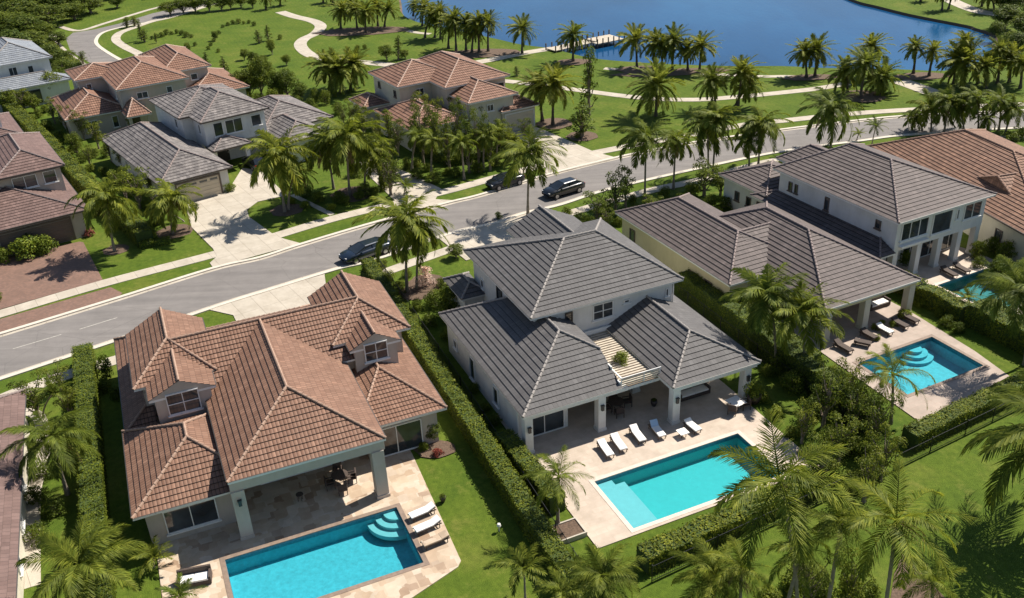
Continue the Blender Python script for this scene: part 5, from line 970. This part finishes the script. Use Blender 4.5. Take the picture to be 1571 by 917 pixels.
pl('loose', [(612, 240, 180, 18), (650, 252, 158, 20), (668, 228, 150, 18), (705, 245, 152, 20), (735, 258, 165, 20), (780, 236, 186, 16), (700, 200, 146, 16), (735, 208, 158, 16)], 'broadleaf_tree', 'loose bright tree in the screen before the salmon roofed villa', 'tree', 'bright trees before the salmon roofed villa')
QL = ((632, 262, 640, 205, 22), (662, 268, 664, 212, 22), (712, 275, 708, 215, 24), (742, 262, 744, 205, 22), (762, 252, 765, 200, 20), (790, 250, 788, 212, 18))
for i_, q in enumerate(QL): P_(*q, 'coconut', olabel('small palm mixed into the trees before the salmon roofed villa', [a_[2] for a_ in QL], i_), 'small palms before the salmon roofed villa')
pl('bright', [(470, 318, None, 8), (488, 305, None, 9), (508, 322, None, 8), (530, 312, None, 9), (552, 305, None, 9), (575, 300, None, 10), (448, 312, None, 7), (610, 278, None, 9), (655, 262, None, 9), (688, 268, None, 8), (728, 256, None, 8), (640, 255, None, 9)], 'shrub', 'bright shrub in the front beds right of the concrete driveway', 'shrub', 'bright shrubs right of the concrete driveway')
pl('bright', [(90, 222, None, 8), (140, 262, None, 8), (200, 300, None, 9), (225, 318, None, 9), (170, 300, None, 10), (70, 172, None, 8), (110, 235, None, 8)], 'shrub', 'bright shrub against the side wall of the grey garage house', 'shrub', 'bright shrubs by the grey garage side')
pl('bush', [(185, 330, None, 12), (205, 345, None, 12), (150, 330, None, 12), (230, 365, None, 11), (180, 350, None, 10), (165, 318, None, 12), (300, 322, None, 8), (240, 345, None, 11), (135, 300, None, 10), (128, 330, None, 9)], 'shrub', 'green shrub around the palms of the far left lawn', 'shrub', 'shrubs of the far left lawn')
pl('bright', [(1075, 440, None, 9), (1092, 462, None, 9), (1135, 505, None, 11), (1150, 535, None, 11), (1178, 575, None, 12), (1215, 585, None, 13), (1255, 560, None, 11), (1280, 575, None, 11), (1420, 460, None, 9), (1440, 485, None, 9)], 'shrub', 'bright shrub in the strip beside the yellow walled bungalow', 'shrub', 'bright shrubs beside the bungalow')
pl('bright', [(1170, 615, None, 12), (1190, 640, None, 14), (1215, 670, None, 14), (1240, 700, None, 14), (1300, 690, None, 15), (1330, 655, None, 14), (1275, 640, None, 14)], 'shrub', 'bright shrub at the edge of the dense planting by the blue pool', 'shrub', 'bright shrubs by the dense planting')
pl('bright', [(870, 330, None, 10), (925, 330, None, 10), (950, 345, None, 10), (1000, 318, None, 9), (1045, 308, None, 9), (1100, 328, None, 9), (1160, 285, None, 9), (1215, 262, None, 8)], 'shrub', 'bright shrub by the near pavement behind the two near roofs', 'shrub', 'bright shrubs by the near pavement')
pl('bush', [(598, 430, None, 11), (615, 445, None, 11), (640, 475, None, 12), (660, 500, None, 14), (690, 520, None, 14), (705, 450, None, 12), (625, 425, None, 9), (680, 440, None, 11)], 'shrub', 'dark shrub in the side garden left of the grey villa', 'shrub', 'side garden shrubs by the long fence')
pl('bright', [(1345, 522, None, 7), (1370, 500, None, 7), (1390, 484, None, 8), (1352, 498, None, 6)], 'shrub', 'bright leafy plant among the dark loungers of the pink terrace', 'shrub', 'plants among the dark loungers')
pl('bright', [(1215, 905, None, 22), (1262, 915, None, 24), (1300, 905, None, 20), (1180, 925, None, 20), (1335, 915, None, 18)], 'shrub', 'broad bright shrub at the bottom edge under the tall palms', 'shrub', 'bright shrubs under the tall palms')
pl('round', [(388, 100, 80, 9), (375, 92, 76, 8), (418, 84, 62, 8), (330, 62, 48, 6), (440, 100, 84, 8), (290, 82, 66, 6)], 'broadleaf_tree', 'small round tree on the park lawn near the serpentine path', 'tree', 'small round park trees')
QL = ((1130, 1000, 1138, 868, 56), (1420, 1000, 1432, 890, 50), (1190, 1010, 1232, 840, 60))
for i_, q in enumerate(QL): P_(*q, 'sparse', olabel('thin fronded palm at the bottom edge among the tall foreground palms', [a_[2] for a_ in QL], i_), 'thin palms at the bottom edge')
pl('bush', [(430, 60, None, 5), (392, 90, None, 6), (405, 95, None, 7), (335, 80, None, 4), (300, 70, None, 4), (255, 75, None, 4), (700, 100, None, 5), (640, 100, None, 5), (745, 105, None, 5), (560, 75, None, 5)], 'shrub', 'lone small shrub scattered on the park lawn', 'shrub', 'scattered park shrubs')
pl('loose', [(130, 215, 170, 15), (152, 228, 186, 15), (105, 205, 160, 13), (172, 248, 205, 14), (85, 190, 150, 13), (140, 258, 222, 12), (190, 262, 228, 12), (205, 205, 180, 9), (60, 150, 112, 14), (40, 175, 135, 14)], 'broadleaf_tree', 'loose bright tree in the side yards left of the red tiled villa', 'tree', 'side yard trees of the red tiled villa')
pl('loose', [(560, 215, 160, 15), (545, 200, 150, 14), (580, 235, 178, 16), (528, 195, 160, 12), (600, 262, 215, 14), (805, 215, 180, 12), (815, 232, 200, 10)], 'broadleaf_tree', 'loose bright tree beside the walls of the salmon roofed villa', 'tree', 'trees beside the salmon roofed villa')
pl('bush', [(345, 140, None, 10), (375, 160, None, 11), (398, 158, None, 11), (458, 162, None, 10), (120, 190, None, 10), (135, 205, None, 10), (100, 190, None, 9), (165, 240, None, 10), (185, 270, None, 10), (200, 280, None, 10)], 'shrub', 'dark shrub at the walls of the far left villas', 'shrub', 'wall shrubs of the far left villas')
tp = plant('bright', 0, 0, None, 12, 'potted_fern', 'bright fern on the slatted roof terrace of the grey villa', 'plant', xy=F2.w(2.2, 2.6)); tp.location.z = 3.16
for x, y, lb in () and ((250, 455, 'round iron manhole cover in the road above the clay roofed house'), (905, 270, 'round iron manhole cover in the road near the black car')):
    c_ = G(x, y); t = MB().lathe([(0, .012), (.36, .012), (.38, .006), (.4, .005)], sides=24).build('manhole_cover', 'fence_black'); t.location = (*c_, 0); tag(t, lb, 'manhole cover')

# ---------------------------------------------------------------- cars
def car(px, py, ang, label, paint, L=4.9, W=1.95, Hh=1.62):
    b = G(px, py); t = thing('parked_car', label, 'car', (*b, .005), R_(ang)); k = L / 4.84
    st = [(-2.42, .80, .50, .88), (-2.34, .90, .34, 1.02), (-1.9, .95, .27, 1.10), (-1.0, .965, .24, 1.10), (0, .97, .23, 1.07), (1.1, .96, .24, 1.03), (1.7, .93, .26, .98), (2.15, .87, .30, .88), (2.36, .74, .36, .74), (2.42, .6, .44, .62)]
    mb = MB(); n = 10; w2 = W / 1.95
    for x, hw, z0, z1 in st:
        hw *= w2; mb.v += [(x * k, y, z) for y, z in ((-hw * .86, z0), (-hw, z0 + .18), (-hw, z1 - .2), (-hw * .95, z1 - .05), (-hw * .7, z1 + .015), (hw * .7, z1 + .015), (hw * .95, z1 - .05), (hw, z1 - .2), (hw, z0 + .18), (hw * .86, z0))]
    for i in range(len(st) - 1):
        for j in range(n): q = (j + 1) % n; mb.f.append((i * n + j, i * n + q, (i + 1) * n + q, (i + 1) * n + j)); mb.m.append(0); mb.uv.append(None)
    mb.f.append(tuple(range(n))); mb.m.append(0); mb.uv.append(None); mb.f.append(tuple(reversed(range((len(st) - 1) * n, len(st) * n)))); mb.m.append(0); mb.uv.append(None)
    mb.build('body', paint, t, smooth=True)
    base = [(-2.15, -.78), (1.35, -.82), (1.35, .82), (-2.15, .78)]; top = [(-1.35, -.58), (.3, -.64), (.3, .64), (-1.35, .58)]; g = MB()
    B = [(x * k, y * w2, 1.04) for x, y in base]; T = [(x * k, y * w2, Hh - .05) for x, y in top]
    for i in range(4): g.poly([B[i - 1], B[i], T[i], T[i - 1]])
    g.build('window_glass', 'car_glass', t)
    r = MB(); T2 = [(x * k * 1.02, y * w2 * 1.03, Hh - .055) for x, y in top]; T3 = [(x * k * .97 - .02, y * w2 * .9, Hh) for x, y in top]
    for i in range(4): r.poly([T2[i - 1], T2[i], T3[i], T3[i - 1]])
    r.poly(T3); r.poly(T2[::-1])
    for i in range(4): r.bar(B[i], T[i], .04, 0, 5)
    for sx in (-.35,): 
        for sy in (-1, 1): r.bar((sx * k, sy * .815 * w2, 1.04), (sx * k - .05, sy * .645 * w2, Hh - .05), .04, 0, 5)
    r.build('roof', paint, t, smooth=False)
    for sx in (-1.5, 1.48):
        for sy in (-1, 1):
            wm = MB(); wm.bar((0, -.11, 0), (0, .11, 0), .35, 0, 20); o = wm.build('wheel', 'tyre', t); o.location = (sx * k, sy * .88 * w2, .35); rm = MB(); rm.bar((0, 0, 0), (0, sy * .122, 0), .22, 0, 12); rm.build('rim', 'rim', o)
    for sy in (-1, 1):
        MB().box(2.16 * k, 2.33 * k, sy * .62 - .13, sy * .62 + .13, .68, .80).build('headlight', 'lamp_clear', t); MB().box(-2.41 * k, -2.3 * k, sy * .7 - .14, sy * .7 + .14, .82, .98).build('taillight', 'lamp_red', t)
        m_ = MB(); m_.box(.85 * k, 1.0 * k, sy * 1.02 * w2 - .09, sy * 1.02 * w2 + .09, 1.0, 1.14); m_.build('mirror', paint, t)
    return t
car(562, 393, 216, 'navy blue car parked at the near kerb half hidden by the broad palm', 'car_navy', 5.3, 2.0, 1.48)
car(864, 297, 212, 'black car parked at the near kerb left of the tall dark trunked palm', 'car_black', 4.9, 1.95, 1.5)
car(775, 285, 212, 'dark car at the far kerb mostly hidden behind a tall palm', 'car_black', 4.5, 1.85, 1.45)
car(392, 256, 125, 'dark car standing in the shade beside the entrance of the grey garage house', 'car_black', 4.6, 1.85, 1.5)

# ---------------------------------------------------------------- garden furniture
def lounger(px, py, ang, label, group, cushion='cushion_white', frame='lounge_wood', back=.5, head=None, L=1.72):
    b = G(px, py, .06); t = thing('sun_lounger', label, 'sun lounger', (*b, .062), R_(ang), group); w_ = .30; f = MB(); xs = L / 2
    f.box(-xs, xs, -w_, -w_ + .05, .26, .32); f.box(-xs, xs, w_ - .05, w_, .26, .32)
    for i in range(9): x = -xs + .08 + i * (L - .2) / 8; f.box(x, x + .08, -w_ + .05, w_ - .05, .27, .30)
    f.build('frame', frame, t)
    for x in (-xs + .15, xs - .15):
        for y in (-w_ + .03, w_ - .03): MB().bar((x, y, 0), (x, y, .26), .03, 0, 6).build('leg', frame, t)
    h_ = .35; c = MB(); c.box(-xs + .02, h_, -w_ + .02, w_ - .02, .325, .43); c.build('seat_cushion', cushion, t, bevel=.03)
    m = MB(); m.box(0, xs - h_ + .02, -w_ + .02, w_ - .02, 0, .1); o = m.build('back_cushion', head or cushion, t, bevel=.03); o.location = (h_, 0, .335); o.rotation_euler = (0, -back, 0)
    br = MB(); br.box(0, xs - h_, -w_, w_, -.03, -.004); o2 = br.build('back_frame', frame, t); o2.location = (h_, 0, .335); o2.rotation_euler = (0, -back, 0); return t
a2 = 23
for (x, y, lb, bk, hd) in ((929, 694, 'white sun lounger nearest the left end of the pale terrace', .25, None), (949, 685, 'second white sun lounger from the left on the pale terrace', .35, None), (978, 672, 'third white sun lounger from the left, with raised back, on the pale terrace', .5, None), (1008, 665, 'white sun lounger with a pale blue raised back on the pale terrace', .9, 'cushion_blue')): lounger(x, y, 108 + a2 - 23, lb, 'sun loungers on the pale terrace', back=bk, head=hd)
lounger(1062, 659, 118, 'narrow dark framed lounger right of the small white table', 'sun loungers on the pale terrace', frame='wicker_brown', back=.6, L=1.4)
for (x, y, lb) in ((648, 791, 'white lounger farthest from the camera beside the travertine pool'), (656, 812, 'middle white lounger beside the travertine pool')): lounger(x, y, 30, lb, 'loungers beside the travertine pool', frame='wicker_brown', back=.35)
lounger(668, 834, 28, 'bare brown lounger nearest the camera beside the travertine pool', 'loungers beside the travertine pool', cushion='travertine', frame='wicker_brown', back=.2, L=1.7)
for i, (x, y) in enumerate(((1332, 518), (1356, 510), (1380, 501), (1396, 493))): lounger(x, y, 118, ['dark lounger at the left of the row by the bungalow loggia', 'second dark lounger in the row by the bungalow loggia', 'third dark lounger in the row by the bungalow loggia', 'dark lounger at the right of the row by the bungalow loggia'][i], 'dark loungers on the pink terrace', 'cushion_white' if i == 1 else 'wicker_brown', 'wicker_brown', .5, L=1.5)
lounger(1323, 530, 150, 'dark lounger lying alone on the pink terrace near the pool corner', 'dark loungers on the pink terrace', 'wicker_brown', 'wicker_brown', .2, L=1.3); lounger(1293, 537, 118, 'dark lounger at the far left of the pink terrace under the palms', 'dark loungers on the pink terrace', 'wicker_brown', 'wicker_brown', .5)
for i, (x, y) in enumerate(((1455, 422), (1474, 416))): lounger(x, y, 110, ['left dark lounger beside the green pool', 'right dark lounger beside the green pool'][i], 'dark loungers beside the green pool', 'wicker_brown', 'wicker_brown', .4)
def table(px, py, r, z, name, label, mat='wicker_brown', top='wicker_brown', square=False, ang=0):
    b = G(px, py, .06); t = thing(name, label, 'table', (*b, .062), R_(ang)); m = MB()
    if square: m.box(-r, r, -r, r, z - .05, z)
    else: m.lathe([(0, z - .04), (r, z - .04), (r, z), (0, z)], sides=20)
    m.build('tabletop', top, t)
    for a in range(4): x, y = r * .7 * math.cos(R_(45 + 90 * a)), r * .7 * math.sin(R_(45 + 90 * a)); MB().bar((x, y, 0), (x, y, z - .05), .025, 0, 6).build('leg', mat, t)
    return t
def chair(px, py, ang, label, group, mat='wicker_brown', cush='wicker_brown', s=1.0):
    b = G(px, py, .06); t = thing('patio_chair', label, 'chair', (*b, .062), R_(ang), group); w_ = .3 * s
    MB().box(-w_, w_, -w_, w_, .36, .44).build('seat', cush, t); m = MB(); m.box(w_ - .07, w_, -w_, w_, .44, .88); m.build('backrest', mat, t)
    for y in (-w_, w_ - .05): MB().box(-w_, w_ - .08, y, y + .05, .58, .63).build('armrest', mat, t)
    for x in (-w_ + .03, w_ - .03):
        for y in (-w_ + .03, w_ - .03): MB().box(x - .025, x + .025, y - .025, y + .025, 0, .36).build('leg', mat, t)
    return t
table(1047, 669, .34, .42, 'side_table', 'small square white side table on the pale terrace', 'wicker_brown', 'cushion_white', True, 23)
table(1128, 626, .55, .6, 'patio_table', 'white topped table with dark chairs at the right end of the pale terrace', 'wicker_brown', 'cushion_white', True, 30)
chair(1143, 626, 10, 'dark chair right of the white topped terrace table', 'chairs by the white topped table'); chair(1124, 634, 240, 'dark chair in front of the white topped terrace table', 'chairs by the white topped table')
table(523, 741, .55, .74, 'dining_table', 'dark round dining table under the brown clay roofed loggia'); 
for k_, (x, y, a) in enumerate(((507, 748, 200), (541, 738, 10), (519, 728, 100), (527, 756, 280))): chair(x, y, a, ['dark chair left of the loggia dining table', 'dark chair right of the loggia dining table', 'dark chair behind the loggia dining table', 'dark chair in front of the loggia dining table'][k_], 'chairs of the loggia dining table')
table(461, 767, .24, .5, 'side_table', 'small round dark side table standing alone under the clay roofed loggia')
table(945, 628, .6, .74, 'dining_table', 'dark round table in the shade behind the middle columns of the grey villa')
for k_, (x, y, a) in enumerate(((930, 632, 200), (962, 622, 10), (941, 618, 100), (950, 638, 280))): chair(x, y, a, ['dark chair left of the shaded villa table', 'dark chair right of the shaded villa table', 'dark chair behind the shaded villa table', 'dark chair in front of the shaded villa table'][k_], 'chairs of the shaded villa table')
def sofa(px, py, ang, label, w_=2.2, mat='wicker_brown', cush='cushion_white'):
    b = G(px, py, .06); t = thing('outdoor_sofa', label, 'sofa', (*b, .062), R_(ang)); m = MB(); m.box(-w_ / 2, w_ / 2, -.42, .42, .05, .32); m.box(-w_ / 2, w_ / 2, .3, .44, .32, .8); m.box(-w_ / 2, -w_ / 2 + .12, -.42, .3, .32, .6); m.box(w_ / 2 - .12, w_ / 2, -.42, .3, .32, .6); m.build('frame', mat, t)
    for s_ in (-1, 1): q = MB(); q.box(min(0, s_ * (w_ / 2 - .14)) + .01, max(0, s_ * (w_ / 2 - .14)) - .01, -.4, .28, .325, .46); q.build('seat_cushion', cush, t, bevel=.03)
    return t
sofa(1062, 606, 23, 'dark framed outdoor sofa under the right wing of the grey villa', 2.6); sofa(1345, 470, 25, 'pale outdoor sofa in the shade of the bungalow loggia'); sofa(300, 893, 12, 'white lounge seat with dark arms on the travertine at the lower left', 1.9)
sofa(455, 722, 22, 'dark sofa against the back of the clay roofed loggia', 2.4, cush='wicker_brown')
def pot(px, py, r, hgt, label, kind='bright', mat='pot_dark', fr_px=14):
    b = G(px, py); t = thing('plant_pot', label, 'plant pot', (*b, .06)); MB().lathe([(0, 0), (r * .6, 0), (r, hgt * .6), (r * .95, hgt), (r * .8, hgt), (r * .78, hgt - .06), (0, hgt - .06)], sides=18).build('pot', mat, t, smooth=True)
    p = plant(kind, px, py, None, fr_px, 'potted_plant', 'leafy plant growing out of the ' + label.split(' standing')[0].split(' on ')[0], 'plant'); p.location.z = hgt * .7; return t
pot(1157, 618, .5, .8, 'large dark round pot standing right of the end column of the grey villa', 'bright', fr_px=18); pot(1003, 623, .25, .5, 'small dark pot on the villa loggia floor by the inner column', 'bush', fr_px=5); pot(680, 770, .2, .4, 'small brown pot by the head of the travertine loungers', 'bush', fr_px=6)
c = G(872, 818); pb = thing('planter_box', 'square brown planter bed at the left corner of the pale terrace', 'planter', (*c, 0), F2.a); m = MB()
for q in ((-.9, .9, -.75, -.65), (-.9, .9, .65, .75), (-.9, -.8, -.65, .65), (.8, .9, -.65, .65)): m.box(*q, .0, .35)
m.build('rim', 'pot_pale', pb); MB().box(-.8, .8, -.65, .65, .0, .28).build('soil', 'mulch', pb)
# garden lamp and stepping details
for x, y, lb in ((766, 815, 'small white garden lamp standing on the lawn by the long hedge'),):
    b = G(x, y); t = thing('garden_lamp', lb, 'garden lamp', (*b, 0)); MB().bar((0, 0, 0), (0, 0, .45), .03, 0, 6).build('post', 'trim_white', t); MB().lathe([(0, .45), (.14, .45), (.1, .6), (0, .64)], sides=10).build('lamp_head', 'trim_white', t)

# ---------------------------------------------------------------- dock on the lake
da, db = Vector(G(845, 76, .3)), Vector(G(908, 62, .3)); dc, dd_ = Vector(G(905, 64, .3)), Vector(G(946, 56, .3)); dk = thing('dock', 'pale wooden dock reaching into the blue lake', 'dock', (*da, 0))
def plank(a, b, w_, mb):
    a = Vector(a) - da; b = Vector(b) - da; d = (b - a).normalized(); nn = Vector((-d.y, d.x)) * w_ / 2
    n = int((b - a).length / .5)
    for i in range(n):
        p = a.lerp(b, i / n); q = a.lerp(b, (i + .93) / n); P4_ = [p - nn, q - nn, q + nn, p + nn]
        mb.poly([(v.x, v.y, .34) for v in P4_]); 
        for j in range(4): mb.poly([(P4_[j - 1].x, P4_[j - 1].y, .2), (P4_[j].x, P4_[j].y, .2), (P4_[j].x, P4_[j].y, .34), (P4_[j - 1].x, P4_[j - 1].y, .34)])
m = MB(); plank(da, db, 2.6, m); plank(dc, dd_, 4.4, m); m.build('deck', 'weathered_wood', dk); pm = None
for a, b, w_, n in ((da, db, 2.7, 7), (dc, dd_, 4.5, 5)):
    d = (b - a).normalized(); nn = Vector((-d.y, d.x)) * w_ / 2
    for i in range(n + 1):
        for s_ in (-1, 1):
            p = a.lerp(b, i / n) + nn * s_ - da
            if pm is None: o = MB().bar((0, 0, -.8), (0, 0, 1.15), .11, 0, 8).build('post', 'dark_bark', dk); pm = o.data
            else: o = link('post', pm, dk)
            o.location = (p.x, p.y, 0)
for o in list(bpy.data.objects):
    if o.parent is None and o.type in ('MESH', 'EMPTY') and 'kind' not in o and 'label' not in o: print('UNTAGGED', o.name)
